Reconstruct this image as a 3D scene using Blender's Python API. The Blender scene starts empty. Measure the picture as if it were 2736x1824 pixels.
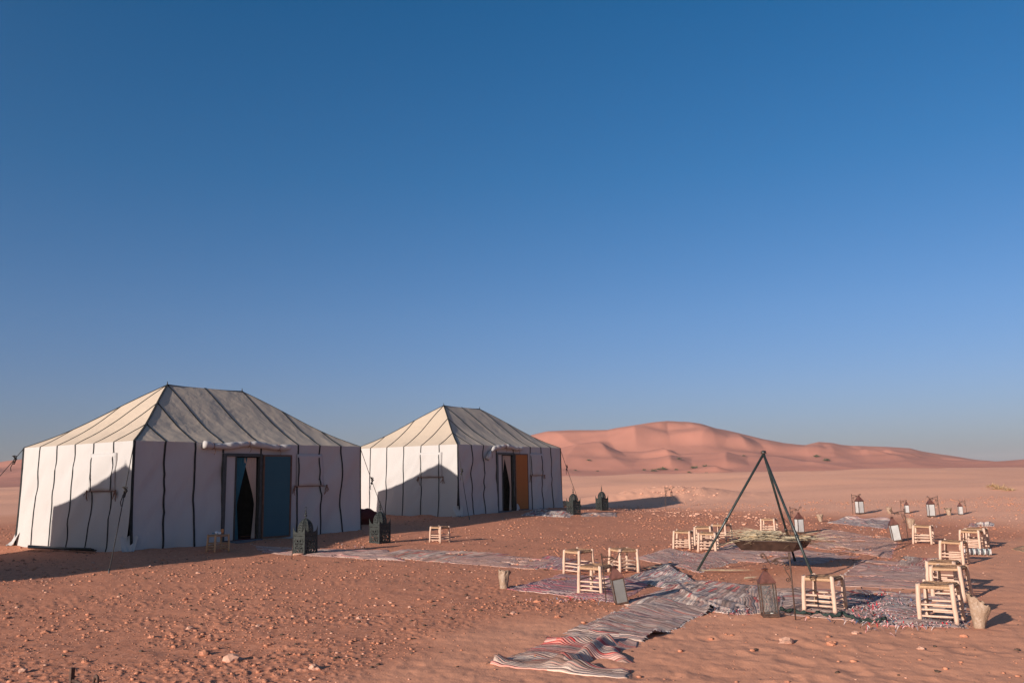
import bpy, math, random
import numpy as np
from mathutils import Vector, Matrix
random.seed(7); RNG = np.random.default_rng(7)
S = bpy.context.scene; COL = S.collection
# ------------------------------------------------------------------ camera
F = 2268.0; PITCH = 0.1585; ROLL = 0.0192; CAMZ = 1.5; IW, IH = 2736, 1824
cp, sp, cr, sr = math.cos(PITCH), math.sin(PITCH), math.cos(ROLL), math.sin(ROLL)
right0 = Vector((1, 0, 0)); up0 = Vector((0, -sp, cp)); fwd = Vector((0, cp, sp))
cam = bpy.data.cameras.new('camera'); cam.sensor_width = 36; cam.lens = 36 * F / IW
cam.clip_start = 0.05; cam.clip_end = 12000
co = bpy.data.objects.new('camera', cam); COL.objects.link(co)
rx = right0 * cr - up0 * sr; ry = right0 * sr + up0 * cr
M = Matrix((rx, ry, -fwd)).transposed().to_4x4(); M.translation = (0, 0, CAMZ)
co.matrix_world = M; S.camera = co
# ------------------------------------------------------------------ sun and sky
HAZE = 0.00024
SUN_AZ = math.radians(46.2)      # direction the light travels, from +x
SUN_EL = math.radians(15.5)
TS = Vector((-math.cos(SUN_EL) * math.cos(SUN_AZ), -math.cos(SUN_EL) * math.sin(SUN_AZ), math.sin(SUN_EL)))
sl = bpy.data.lights.new('sun', 'SUN'); sl.energy = 5.0; sl.angle = math.radians(0.6); sl.color = (1.0, 0.90, 0.81)
so = bpy.data.objects.new('sun', sl); COL.objects.link(so)
so.rotation_euler = TS.to_track_quat('Z', 'Y').to_euler()
world = bpy.data.worlds.new("World"); S.world = world; world.use_nodes = True
wn = world.node_tree.nodes; wl = world.node_tree.links; wn.clear()
sky = wn.new('ShaderNodeTexSky'); sky.sky_type = 'NISHITA'; sky.sun_disc = False
sky.sun_elevation = SUN_EL; sky.sun_rotation = math.atan2(TS.x, TS.y)
sky.altitude = 700; sky.air_density = 1.0; sky.dust_density = 1.6; sky.ozone_density = 3.0
bg = wn.new('ShaderNodeBackground'); bg.inputs['Strength'].default_value = 0.054
wo = wn.new('ShaderNodeOutputWorld')
# the clear desert air is a deeper blue than the model's, greying to mauve dust at the horizon all round
wtc = wn.new('ShaderNodeTexCoord'); wsx = wn.new('ShaderNodeSeparateXYZ'); wl.new(wtc.outputs['Generated'], wsx.inputs[0])
wr = wn.new('ShaderNodeValToRGB'); wr.color_ramp.elements[0].position = 0.0; wr.color_ramp.elements[0].color = (.70, .71, .97, 1)
wr.color_ramp.elements[1].position = 1.0; wr.color_ramp.elements[1].color = (.17, .86, 1.18, 1)
for p_, c_ in ((.05, (.74, .74, 1.0)), (.10, (.74, .79, 1.05)), (.18, (.66, .85, 1.11)), (.34, (.35, .86, 1.15)), (.5, (.19, .85, 1.18))):
    e_ = wr.color_ramp.elements.new(p_); e_.color = c_ + (1,)
wl.new(wsx.outputs[2], wr.inputs[0])
wm = wn.new('ShaderNodeMix'); wm.data_type = 'RGBA'; wm.blend_type = 'MULTIPLY'; wm.inputs[0].default_value = 1
# towards the sun the sky keeps its own pale glare
wd = wn.new('ShaderNodeVectorMath'); wd.operation = 'DOT_PRODUCT'; wl.new(wtc.outputs['Generated'], wd.inputs[0]); wd.inputs[1].default_value = TS
wk = wn.new('ShaderNodeMapRange'); wk.interpolation_type = 'SMOOTHSTEP'; wk.inputs['From Min'].default_value = -.25; wk.inputs['From Max'].default_value = .75; wl.new(wd.outputs['Value'], wk.inputs['Value'])
wx = wn.new('ShaderNodeMix'); wx.data_type = 'RGBA'; wx.inputs[7].default_value = (1.0, 1.0, 1.0, 1); wl.new(wk.outputs[0], wx.inputs[0]); wl.new(wr.outputs[0], wx.inputs[6])
wl.new(sky.outputs[0], wm.inputs[6]); wl.new(wx.outputs[2], wm.inputs[7])
wg = wn.new('ShaderNodeVectorMath'); wg.operation = 'SCALE'; wg.inputs['Scale'].default_value = 1.35
wl.new(wm.outputs[2], wg.inputs[0]); wl.new(wg.outputs[0], bg.inputs[0]); wl.new(bg.outputs[0], wo.inputs[0])
S.view_settings.view_transform = 'Standard'; S.view_settings.look = 'None'
S.view_settings.exposure = 0.38; S.view_settings.gamma = 1.0; S.view_settings.use_curve_mapping = False
S.render.engine = 'CYCLES'
# ------------------------------------------------------------------ numpy noise
def _hash(ix, iy, seed):
    h = (ix.astype(np.int64) * 374761393 + iy.astype(np.int64) * 668265263 + seed * 974634777) & 0xffffffff
    h = ((h ^ (h >> 13)) * 1274126177) & 0xffffffff
    h = (h ^ (h >> 16)) & 0xffffffff
    return h / 4294967295.0
def vn(x, y, seed=0):
    x = np.asarray(x, float); y = np.asarray(y, float)
    ix = np.floor(x); iy = np.floor(y); fx = x - ix; fy = y - iy
    fx = fx * fx * fx * (fx * (fx * 6 - 15) + 10); fy = fy * fy * fy * (fy * (fy * 6 - 15) + 10)
    a = _hash(ix, iy, seed); b = _hash(ix + 1, iy, seed); c = _hash(ix, iy + 1, seed); d = _hash(ix + 1, iy + 1, seed)
    return (a + (b - a) * fx) * (1 - fy) + (c + (d - c) * fx) * fy
def fbm(x, y, seed=0, o=4):
    s = 0; a = .5; t = 0
    for i in range(o):
        s = s + a * vn(x * 2 ** i + i * 17.3, y * 2 ** i - i * 9.1, seed + i); t += a; a *= .5
    return s / t
def worley(x, y, seed=0):
    ix = np.floor(x); iy = np.floor(y); best = np.full(np.shape(x), 9.0)
    for i in (-1, 0, 1):
        for j in (-1, 0, 1):
            cx = ix + i; cy = iy + j
            px = cx + _hash(cx, cy, seed); py = cy + _hash(cx, cy, seed + 5)
            best = np.minimum(best, (px - x) ** 2 + (py - y) ** 2)
    return np.sqrt(best)
def sst(a, b, x):
    t = np.clip((x - a) / (b - a), 0, 1); return t * t * (3 - 2 * t)
# ------------------------------------------------------------------ photo measurements -> directions
def ray(px, py):
    uu = (px - IW / 2) / F; vv = -(py - IH / 2) / F
    u = uu * cr + vv * sr; w = -uu * sr + vv * cr
    return np.array([u, cp - w * sp, sp + w * cp])
def colang(px, py=1270.0):
    r = ray(px, py); return math.atan2(r[0], r[1])
def elev(px, py):
    r = ray(px, py); return r[2] / math.hypot(r[0], r[1])
# ------------------------------------------------------------------ tents (metres)
TW, TW2, THW, THR = 0.752, 1.1456, 2.3, 3.832
TL = 6 * TW + 2 * TW2; TD = 6 * TW
TENT1 = (-8.032, 18.044, 0.9849); TENT2 = (-1.843, 27.844, 1.0045)
TZ1, TZ2 = 0.119, 0.298
# the neighbour on the left, whose shadow falls on the first tent
TENT0 = (-14.0, 7.9, 0.975); TZ0 = 0.1
def tent_sd(t, x, y):
    dx = x - t[0]; dy = y - t[1]; c, s = math.cos(t[2]), math.sin(t[2])
    u = dx * c + dy * s; v = -dx * s + dy * c
    a = np.maximum(np.maximum(-u, u - TL), 0); b = np.maximum(np.maximum(-v, v - TD), 0)
    return np.hypot(a, b)
R0px = [(-1400, 52), (0, 48), (1000, 45), (1560, 37), (2000, 31), (2500, 25.6), (2736, 22.5), (4100, 20)]
R0a = np.array([colang(min(max(p, -3000), 5000)) for p, _ in R0px]); R0v = np.array([v for _, v in R0px], float)
SKY = [(-2500, 1262), (-1000, 1240), (0, 1233), (64, 1224), (500, 1230), (1000, 1228), (1200, 1212), (1350, 1175), (1428, 1160), (1466, 1152), (1530, 1150), (1623, 1149),
       (1663, 1141), (1700, 1135), (1745, 1128), (1780, 1125), (1850, 1128), (1873, 1132), (1919, 1146), (1978, 1158), (2036, 1173), (2094, 1184),
       (2152, 1189), (2187, 1181), (2230, 1184), (2268, 1189), (2327, 1192), (2431, 1198), (2478, 1207), (2536, 1216), (2606, 1227), (2660, 1231), (2736, 1225),
       (3200, 1226), (4200, 1236)]
SKa = np.array([colang(p, q) for p, q in SKY]); SKe = np.array([elev(p, q) for p, q in SKY])
RB, RC = 330.0, 600.0
def crest_e(a): return np.interp(a, SKa, SKe)
def far_point(px, py):
    a = colang(px, py); e = elev(px, py); ec = float(crest_e(a)); eb = (1.5 - CAMZ) / RB
    rr = np.linspace(RB, RC * 1.02, 300); t = (rr - RB) / (RC - RB); zz = 1.5 + (CAMZ + ec * RC - 1.2) * np.minimum(t, 1) ** 1.15
    er = np.maximum.accumulate((zz - CAMZ) / rr); r = float(rr[min(int(np.searchsorted(er, e)), 299)])
    return np.array([r * math.sin(a), r * math.cos(a)])
# crest lines on the great dune: (points, height, windward length, slip length)
FEAT = [([(1772, 1124), (1783, 1146), (1808, 1161), (1839, 1176), (1862, 1190)], 9, 45, 18),
        ([(1733, 1150), (1726, 1160), (1706, 1178), (1698, 1196), (1702, 1218)], 11, 50, 17),
        ([(1735, 1156), (1752, 1172), (1768, 1190)], 6, 20, 14),
        ([(1489, 1151), (1490, 1164), (1493, 1176)], 4, 16, 8),
        ([(1628, 1147), (1622, 1156), (1630, 1163), (1648, 1165)], 4, 22, 9),
        ([(1612, 1150), (1596, 1158), (1578, 1168)], 1.2, 12, 9),
        ([(1578, 1212), (1590, 1218), (1606, 1228), (1630, 1240)], 3.5, 45, 9), ([(1575, 1218), (1543, 1232), (1520, 1243), (1497, 1256)], 5, 40, 30),
        ([(1765, 1214), (1776, 1220), (1790, 1226)], 3, 18, 6),
        ([(1800, 1226), (1790, 1238), (1796, 1252)], 3, 14, 9),
        ([(1936, 1187), (1900, 1196), (1868, 1210)], 3, 26, 11),
        ([(1950, 1226), (1940, 1234), (1944, 1250)], 3, 14, 9),
        ([(1958, 1195), (1975, 1205), (2000, 1219)], 4, 24, 9),
        ([(1936, 1153), (1958, 1163), (1984, 1178)], 4, 20, 9),
        ([(1905, 1253), (1922, 1260)], 2, 14, 6),
        ([(2080, 1186), (2092, 1194), (2100, 1204)], 4, 24, 9),
        ([(2143, 1210), (2150, 1218), (2161, 1230)], 4, 26, 9),
        ([(2187, 1182), (2206, 1200), (2240, 1238)], 4.5, 30, 12),
        ([(2282, 1200), (2300, 1214), (2330, 1234)], 4, 26, 10),
        ([(2420, 1199), (2440, 1212), (2470, 1232)], 3, 26, 10),
        ([(1560, 1150), (1540, 1180), (1500, 1210)], 2.0, 30, 16),
        ([(1670, 1142), (1640, 1180), (1600, 1200)], 2.0, 30, 18),
        ([(1850, 1132), (1885, 1180), (1930, 1225)], 2.5, 40, 20),
        ([(2015, 1170), (2035, 1195), (2070, 1225)], 3.0, 30, 14),
        ([(2350, 1194), (2375, 1212), (2400, 1240)], 2.5, 26, 12)]
FEATW = [(np.array([far_point(*p) for p in pts]), h, a, b) for pts, h, a, b in FEAT]
def hbase(x, y):
    x = np.asarray(x, float); y = np.asarray(y, float)
    r = np.hypot(x, y) + 1e-6; a = np.arctan2(x, y)
    z = 0.10 * (fbm(x / 9, y / 9, 11, 2) - .5) * sst(10, 25, r)
    d1 = tent_sd(TENT1, x, y); d2 = tent_sd(TENT2, x, y); d0 = tent_sd(TENT0, x, y)
    z = z + TZ1 * np.exp(-(d1 / 1.6) ** 2) + TZ2 * np.exp(-(d2 / 3.2) ** 2) + TZ0 * np.exp(-(d0 / 1.6) ** 2)
    r0 = np.interp(a, R0a, R0v); s = np.maximum(r - r0, 0)
    mid = 1.10 * (1 - np.exp(-s / 38.0))
    und = (fbm(x / 22 + 3, y / 15 + .7, 31, 3) - .5) * 1.35 * sst(3, 30, s)
    rid = (1 - np.abs(2 * vn(x / 30 + y / 90, y / 26 - x / 60, 77) - 1)) ** 2 * 0.26 * sst(10, 60, s)
    z = z + mid + und * (1 - .55 * sst(120, 300, r)) + rid
    # rubble mound behind the far lamp
    mx, my = 46 * math.sin(colang(1785)), 46 * math.cos(colang(1785))
    z = z + 0.62 * np.exp(-(((x - mx) / 3.6) ** 2 + ((y - my) / 3.0) ** 2))
    return z
def hfar(x, y):
    r = np.hypot(x, y) + 1e-6; a = np.arctan2(x, y)
    zc = CAMZ + crest_e(a) * RC
    t = (r - RB) / (RC - RB)
    prof = np.where(t < 1, np.clip(t, 0, 1) ** 1.15, np.maximum(1 - (t - 1) * 2.2, -0.1))
    z = (zc - 1.2) * prof
    f = np.zeros_like(z)
    ta = x * 0 
    mask = (t > -0.05) & (t < 1.25)
    xm, ym = x[mask], y[mask]; fm = np.zeros_like(xm)
    for P, H, L1, L2 in FEATW:
        n0 = len(P); Q = []
        for i in range(n0 - 1):
            p0, p1, p2, p3 = P[max(i - 1, 0)], P[i], P[i + 1], P[min(i + 2, n0 - 1)]
            for k in range(6):
                q = k / 6; Q.append(.5 * (2 * p1 + (p2 - p0) * q + (2 * p0 - 5 * p1 + 4 * p2 - p3) * q * q + (3 * p1 - p0 - 3 * p2 + p3) * q ** 3))
        Q.append(P[-1]); Q = np.array(Q); Tn = np.gradient(Q, axis=0); Tn /= np.hypot(Tn[:, 0], Tn[:, 1])[:, None] + 1e-9
        best = np.full(xm.shape, 1e9); sg = np.zeros(xm.shape); en = np.zeros(xm.shape); n = len(Q) - 1
        for i in range(n):
            A, B = Q[i], Q[i + 1]; d = B - A; l = np.hypot(*d) + 1e-6; d = d / l
            q = (xm - A[0]) * d[0] + (ym - A[1]) * d[1]; qc = np.clip(q, 0, l); f_ = qc / l
            ex = xm - A[0] - qc * d[0]; ey = ym - A[1] - qc * d[1]; dist = np.hypot(ex, ey)
            tx = Tn[i][0] * (1 - f_) + Tn[i + 1][0] * f_; ty = Tn[i][1] * (1 - f_) + Tn[i + 1][1] * f_
            sgn = np.sign(tx * ey - ty * ex)
            upd = dist < best
            best = np.where(upd, dist, best); sg = np.where(upd, sgn, sg); en = np.where(upd, (i + f_) / n, en)
        tap = sst(0, .32, np.minimum(en, 1 - en))
        g = np.where(sg <= 0, np.exp(-best / L1), np.clip(1 - best / L2, 0, 1))
        fm += .95 * H * tap * g
    fm += (.5 - np.abs(vn(xm / 26 + ym / 130, ym / 110 - xm / 60, 93) - .5)) * 3.5 * np.clip(t[mask] * 4, 0, 1) * np.clip((1.0 - t[mask]) * 3, 0, 1)
    fm += (fbm(xm / 60, ym / 60, 5, 4) - .5) * 7 * np.clip(t[mask] * 4, 0, 1) * np.clip((1.0 - t[mask]) * 4, 0.0, 1)
    fm *= np.clip((1.0 - t[mask]) * 9, 0.04, 1)
    f[mask] = fm
    z = z + f
    cap = CAMZ + crest_e(a) * r - 1.0 - .5 * np.abs(t - 1) * 2
    k = 1.6; h_ = np.clip(.5 + .5 * (cap - z) / k, 0, 1); sm = cap * (1 - h_) + z * h_ - k * h_ * (1 - h_)
    return np.where((t > .3) & (t < 1.3), sm, z)
def gravelmask(x, y):
    """1 on the stony crust, 0 on the trodden soft sand at the right and in front"""
    n = (fbm(x / 2.2, y / 2.2, 41, 3) - .5) * 2.2
    e = sst(-0.4, 1.6, (y - 8.3) - (x - 0.0) * 0.95 + n * 1.2 + np.where(x < 0, -x * 0.55, 0))
    return np.clip(e, 0, 1) * (1 - sst(36, 46, np.hypot(x, y)))
def hdetail(x, y):
    r = np.hypot(x, y)
    g = gravelmask(x, y); out = np.zeros_like(r)
    m = (r < 48)
    xm, ym, gm = x[m], y[m], g[m]
    d = (fbm(xm / .9, ym / .9, 3, 4) - .5) * .035
    fd = 1 - sst(11, 20, r[m])
    d += gm * fd * (np.clip(fbm(xm / .045, ym / .045, 9, 2) - .55, 0, 1) * .044 * sst(.35, .6, fbm(xm / .8, ym / .8, 15, 2)) + (fbm(xm / .15, ym / .15, 19, 2) - .5) * .010) + gm * (1 - fd) * (fbm(xm / .35, ym / .35, 49, 2) - .5) * .018
    w = worley(xm / .33 + fbm(xm, ym, 2, 2), ym / .42, 8); w2 = worley(xm / .16, ym / .2, 18)
    d += (1 - gm) * ((-.011 * np.exp(-(w / .26) ** 2) + .004 * np.exp(-((w - .42) / .12) ** 2)) * sst(.42, .62, fbm(xm / 1.1, ym / 1.1, 71, 2)) - .004 * np.exp(-(w2 / .3) ** 2) + (fbm(xm / .2, ym / .2, 29, 2) - .5) * .010 + fd * (fbm(xm / .05, ym / .05, 27, 2) - .5) * .006)
    for t in (TENT1, TENT2):
        sd = tent_sd(t, xm, ym)
        d += np.exp(-(sd / .45) ** 2) * (fbm(xm / .6, ym / .6, 61, 3) - .3) * .10
    fade = 1 - sst(38, 48, r[m]); out[m] = d * fade
    rub = np.exp(-(((x - 46 * math.sin(colang(1785))) / 4) ** 2 + ((y - 46 * math.cos(colang(1785))) / 3.5) ** 2))
    out = out + rub * (fbm(x / .5, y / .5, 91, 3) - .5) * .25
    return out
def hfull(x, y):
    x = np.atleast_1d(np.asarray(x, float)); y = np.atleast_1d(np.asarray(y, float))
    return hbase(x, y) + hdetail(x, y)
def gp(px, py):
    """where a line of sight of the photo meets the ground"""
    d = ray(px, py); d = d / math.hypot(d[0], d[1]); lo = 1.5; prev = None
    r = lo
    while r < 140:
        z = CAMZ + d[2] * r; h = float(hbase(d[0] * r, d[1] * r))
        if z < h:
            a, b = r - .25, r
            for _ in range(14):
                m = (a + b) / 2
                if CAMZ + d[2] * m < float(hbase(d[0] * m, d[1] * m)): b = m
                else: a = m
            r = (a + b) / 2; break
        r += .25
    x, y = d[0] * r, d[1] * r
    return np.array([x, y, float(hfull(x, y)[0])])
# ------------------------------------------------------------------ mesh helpers
def mesh(name, V, Fc, smooth=True, uv=None):
    me = bpy.data.meshes.new(name)
    me.from_pydata([tuple(map(float, v)) for v in V], [], [tuple(map(int, f)) for f in Fc])
    if uv is not None:
        ul = me.uv_layers.new(name='UVMap'); li = np.empty(len(me.loops), dtype=np.int32); me.loops.foreach_get('vertex_index', li)
        ul.data.foreach_set('uv', np.asarray(uv, dtype=np.float32)[li].ravel())
    if smooth: me.polygons.foreach_set('use_smooth', [True] * len(me.polygons))
    me.update(); return me
def ob(name, me, mat, parent=None, loc=None, rot=None):
    o = bpy.data.objects.new(name, me); COL.objects.link(o)
    if mat is not None and len(me.materials) == 0: me.materials.append(mat)
    if parent is not None: o.parent = parent
    if loc is not None: o.location = loc
    if rot is not None: o.rotation_euler = rot
    return o
def thing(name, label, cat, loc=(0, 0, 0), rot=(0, 0, 0), group=None):
    o = bpy.data.objects.new(name, None); COL.objects.link(o); o.empty_display_size = .1
    o.location = loc; o.rotation_euler = rot; tag(o, label, cat, group); return o
def tag(o, label, cat, group=None, kind=None):
    o['label'] = label; o['category'] = cat
    if group: o['group'] = group
    if kind: o['kind'] = kind
    return o
def kids(o): return [c for c in bpy.data.objects if c.parent == o]
def copy_tree(o, tree, parent=None):
    c = o.copy(); COL.objects.link(c)
    if parent is not None: c.parent = parent
    for ch in tree.get(o, []): copy_tree(ch, tree, c)
    return c
def tree_of(o):
    t = {}
    st = [o]
    while st:
        q = st.pop(); t[q] = kids(q); st += t[q]
    return t
class MB:
    def __init__(s): s.V = []; s.F = []; s.U = []
    def add(s, V, Fc):
        n = len(s.V); s.V += [tuple(v) for v in V]; s.F += [tuple(i + n for i in f) for f in Fc]; return s
    def box(s, c, d, rz=0):
        x, y, z = d[0] / 2, d[1] / 2, d[2] / 2; q = []
        for sx, sy, sz in ((-1, -1, -1), (1, -1, -1), (1, 1, -1), (-1, 1, -1), (-1, -1, 1), (1, -1, 1), (1, 1, 1), (-1, 1, 1)):
            a, b = sx * x, sy * y
            q.append((c[0] + a * math.cos(rz) - b * math.sin(rz), c[1] + a * math.sin(rz) + b * math.cos(rz), c[2] + sz * z))
        return s.add(q, [(0, 3, 2, 1), (4, 5, 6, 7), (0, 1, 5, 4), (1, 2, 6, 5), (2, 3, 7, 6), (3, 0, 4, 7)])
    def tube(s, P, R, n=8, cap=True):
        P = [Vector(p) for p in P]; 
        if not hasattr(R, '__len__'): R = [R] * len(P)
        V = []; Fc = []; prev = None
        for i, p in enumerate(P):
            t = (P[min(i + 1, len(P) - 1)] - P[max(i - 1, 0)]).normalized()
            if prev is None:
                a = t.cross(Vector((0, 0, 1)));
                if a.length < .1: a = t.cross(Vector((0, 1, 0)))
                a.normalize()
            else: a = (prev - t * prev.dot(t)).normalized()
            prev = a; b = t.cross(a)
            for k in range(n):
                th = 2 * math.pi * k / n; V.append(p + (a * math.cos(th) + b * math.sin(th)) * R[i])
        for i in range(len(P) - 1):
            for k in range(n):
                k2 = (k + 1) % n; Fc.append((i * n + k, i * n + k2, (i + 1) * n + k2, (i + 1) * n + k))
        if cap: Fc.append(tuple(range(n))[::-1]); Fc.append(tuple((len(P) - 1) * n + k for k in range(n)))
        return s.add(V, Fc)
    def lathe(s, prof, n=16, c=(0, 0, 0), rot=0):
        V = []; Fc = []
        for r, z in prof:
            for k in range(n):
                th = 2 * math.pi * (k + .5) / n + rot; V.append((c[0] + r * math.cos(th), c[1] + r * math.sin(th), c[2] + z))
        for i in range(len(prof) - 1):
            for k in range(n):
                k2 = (k + 1) % n; Fc.append((i * n + k, i * n + k2, (i + 1) * n + k2, (i + 1) * n + k))
        return s.add(V, Fc)
    def ribbon(s, P, lat, nrm, w, th):
        """strip along P, width w in direction lat, raised th along nrm"""
        V = []; Fc = []
        for i, p in enumerate(P):
            p = np.array(p, float); l = np.array(lat[i] if isinstance(lat, list) else lat, float); m = np.array(nrm[i] if isinstance(nrm, list) else nrm, float)
            for a, b in ((-.5, -.4), (.5, -.4), (.5, .6), (0, 1), (-.5, .6)): V.append(p + l * a * w + m * b * th)
        n = 5
        for i in range(len(P) - 1):
            for k in range(n):
                k2 = (k + 1) % n; Fc.append((i * n + k, i * n + k2, (i + 1) * n + k2, (i + 1) * n + k))
        Fc.append((0, 1, 2, 3, 4)); Fc.append(tuple((len(P) - 1) * n + k for k in (4, 3, 2, 1, 0)))
        return s.add(V, Fc)
    def mesh(s, name, smooth=False): return mesh(name, s.V, s.F, smooth)
    def ob(s, name, mat, parent=None, smooth=False, **k): return ob(name, s.mesh(name, smooth), mat, parent, **k)
def spiral(c, r0, r1, t0, t1, n, ex, ez):
    out = []
    for i in range(n + 1):
        q = i / n; r = r0 + (r1 - r0) * q; t = t0 + (t1 - t0) * q
        out.append(Vector(c) + Vector(ex) * r * math.cos(t) + Vector(ez) * r * math.sin(t))
    return out
# ------------------------------------------------------------------ materials
class NT:
    def __init__(s, name, rough=.8, spec=.3):
        s.m = bpy.data.materials.new(name); s.m.use_nodes = True; s.t = s.m.node_tree; s.n = s.t.nodes; s.l = s.t.links
        s.b = s.n['Principled BSDF']; s.out = s.n['Material Output']
        s.b.inputs['Roughness'].default_value = rough; s.b.inputs['Specular IOR Level'].default_value = spec
    def N(s, t, **k):
        q = s.n.new(t)
        for a, b in k.items():
            if a.startswith('i_'): 
                key = a[2:]; key = int(key) if key.isdigit() else key
                if hasattr(b, 'is_output') or isinstance(b, bpy.types.NodeSocket): s.l.new(b, q.inputs[key])
                else: q.inputs[key].default_value = b
            else: setattr(q, a, b)
        return q
    def math(s, op, a, b=0.0, c=None):
        q = s.n.new('ShaderNodeMath'); q.operation = op
        for i, v in enumerate((a, b) if c is None else (a, b, c)):
            if isinstance(v, (int, float)): q.inputs[i].default_value = v
            else: s.l.new(v, q.inputs[i])
        return q.outputs[0]
    def mix(s, f, a, b, bt='MIX'):
        q = s.n.new('ShaderNodeMix'); q.data_type = 'RGBA'; q.blend_type = bt
        for key, v in ((0, f), (6, a), (7, b)):
            if isinstance(v, (int, float)): q.inputs[key].default_value = v
            elif isinstance(v, tuple): q.inputs[key].default_value = v if len(v) == 4 else v + (1,)
            else: s.l.new(v, q.inputs[key])
        return q.outputs[2]
    def ramp(s, f, st, interp='LINEAR'):
        q = s.n.new('ShaderNodeValToRGB'); e = q.color_ramp; e.interpolation = interp
        while len(e.elements) > 1: e.elements.remove(e.elements[-1])
        for i, (p, c) in enumerate(st):
            x = e.elements[0] if i == 0 else e.elements.new(p)
            x.position = p; x.color = (c if isinstance(c, tuple) else (c, c, c)) + (1,) if not (isinstance(c, tuple) and len(c) == 4) else c
        s.l.new(f, q.inputs[0]); return q.outputs[0]
    def noise(s, scale, det=3, vec=None, rough=.5, dist=0, out=0):
        q = s.n.new('ShaderNodeTexNoise'); q.inputs['Scale'].default_value = scale; q.inputs['Detail'].default_value = det
        q.inputs['Roughness'].default_value = rough; q.inputs['Distortion'].default_value = dist
        if vec is not None: s.l.new(vec, q.inputs['Vector'])
        return q.outputs[out]
    def coord(s, k='Object'): return s.N('ShaderNodeTexCoord').outputs[k]
    def scale(s, v, sc):
        q = s.N('ShaderNodeMapping'); s.l.new(v, q.inputs[0]); q.inputs['Scale'].default_value = sc; return q.outputs[0]
    def bump(s, h, st=.5, d=.01, prev=None):
        q = s.n.new('ShaderNodeBump'); q.inputs['Strength'].default_value = st; q.inputs['Distance'].default_value = d
        s.l.new(h, q.inputs['Height'])
        if prev is not None: s.l.new(prev, q.inputs['Normal'])
        return q.outputs[0]
    def base(s, c):
        if isinstance(c, tuple): s.b.inputs['Base Color'].default_value = c + (1,) if len(c) == 3 else c
        else: s.l.new(c, s.b.inputs['Base Color'])
    def normal(s, n): s.l.new(n, s.b.inputs['Normal'])
def mat_sand():
    a = NT('sand', .95, .1); P = a.N('ShaderNodeNewGeometry').outputs['Position']
    att = a.N('ShaderNodeAttribute', attribute_name='zone')
    sep = a.N('ShaderNodeSeparateColor'); a.l.new(att.outputs['Color'], sep.inputs[0])
    g, farm, midm = sep.outputs[0], sep.outputs[1], sep.outputs[2]
    n1 = a.noise(1.1, 5, P); n2 = a.noise(14, 4, P); n3 = a.noise(60, 3, P, .6); n4 = a.noise(.25, 3, P)
    soft = a.mix(n1, (.63, .262, .145), (.73, .33, .195))
    crust = a.mix(a.ramp(n2, [(.3, (.36, .155, .09)), (.5, (.49, .225, .135)), (.72, (.60, .31, .205))]), (.5, .24, .15), (.5, .24, .15))
    crust = a.ramp(n2, [(.28, (.43, .148, .074)), (.5, (.54, .203, .110)), (.74, (.64, .272, .162))])
    c = a.mix(g, soft, crust)
    mid = a.mix(n4, (.76, .365, .23), (.82, .42, .275))
    c = a.mix(midm, c, mid)
    nf = a.noise(.03, 4, P)
    farc = a.mix(nf, (.46, .185, .128), (.53, .225, .158))
    c = a.mix(farm, c, farc)
    c = a.mix(a.math('MULTIPLY', a.ramp(n3, [(.35, 0.0), (.75, 1.0)]), a.math('MULTIPLY', a.math('SUBTRACT', 1.0, farm), .35)), c, (.68, .38, .27))
    c = a.mix(a.math('MULTIPLY', a.ramp(a.noise(38, 2, P), [(.62, 0.0), (.7, 1.0)]), a.math('MULTIPLY', g, .55)), c, (.21, .095, .06))
    a.base(c)
    # wind ripples on the dunes
    w = a.N('ShaderNodeTexWave', wave_type='BANDS', bands_direction='DIAGONAL', wave_profile='SAW')
    w.inputs['Scale'].default_value = 1.15; w.inputs['Distortion'].default_value = 5; w.inputs['Detail'].default_value = 2; w.inputs['Detail Scale'].default_value = .5
    mp = a.N('ShaderNodeMapping'); a.l.new(P, mp.inputs[0]); mp.inputs['Rotation'].default_value = (0, 0, .5); mp.inputs['Scale'].default_value = (1, .55, 1)
    a.l.new(mp.outputs[0], w.inputs['Vector'])
    rip = a.math('MULTIPLY', w.outputs['Fac'], a.math('MULTIPLY', midm, a.ramp(a.noise(.09, 2, P), [(.35, 0.15), (.6, 1.0)])))
    b1 = a.bump(rip, .5, .014)
    b2 = a.bump(a.math('ADD', a.math('MULTIPLY', n2, a.math('ADD', .25, a.math('MULTIPLY', g, .5))), a.math('MULTIPLY', n3, .35)), .8, .014, b1)
    a.normal(b2); return a.m
def mat_simple(name, col, rough=.7, spec=.3, var=.15, sc=20, bump=0.0, metal=0, bsc=60, stretch=None):
    a = NT(name, rough, spec); P = a.coord()
    if stretch: P = a.scale(P, stretch)
    n = a.noise(sc, 4, P)
    lo = tuple(max(0, c * (1 - var)) for c in col); hi = tuple(min(1, c * (1 + var)) for c in col)
    a.base(a.ramp(n, [(.3, lo), (.7, hi)])); a.b.inputs['Metallic'].default_value = metal
    if bump: a.normal(a.bump(a.noise(bsc, 3, P), .6, bump))
    return a.m
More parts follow.
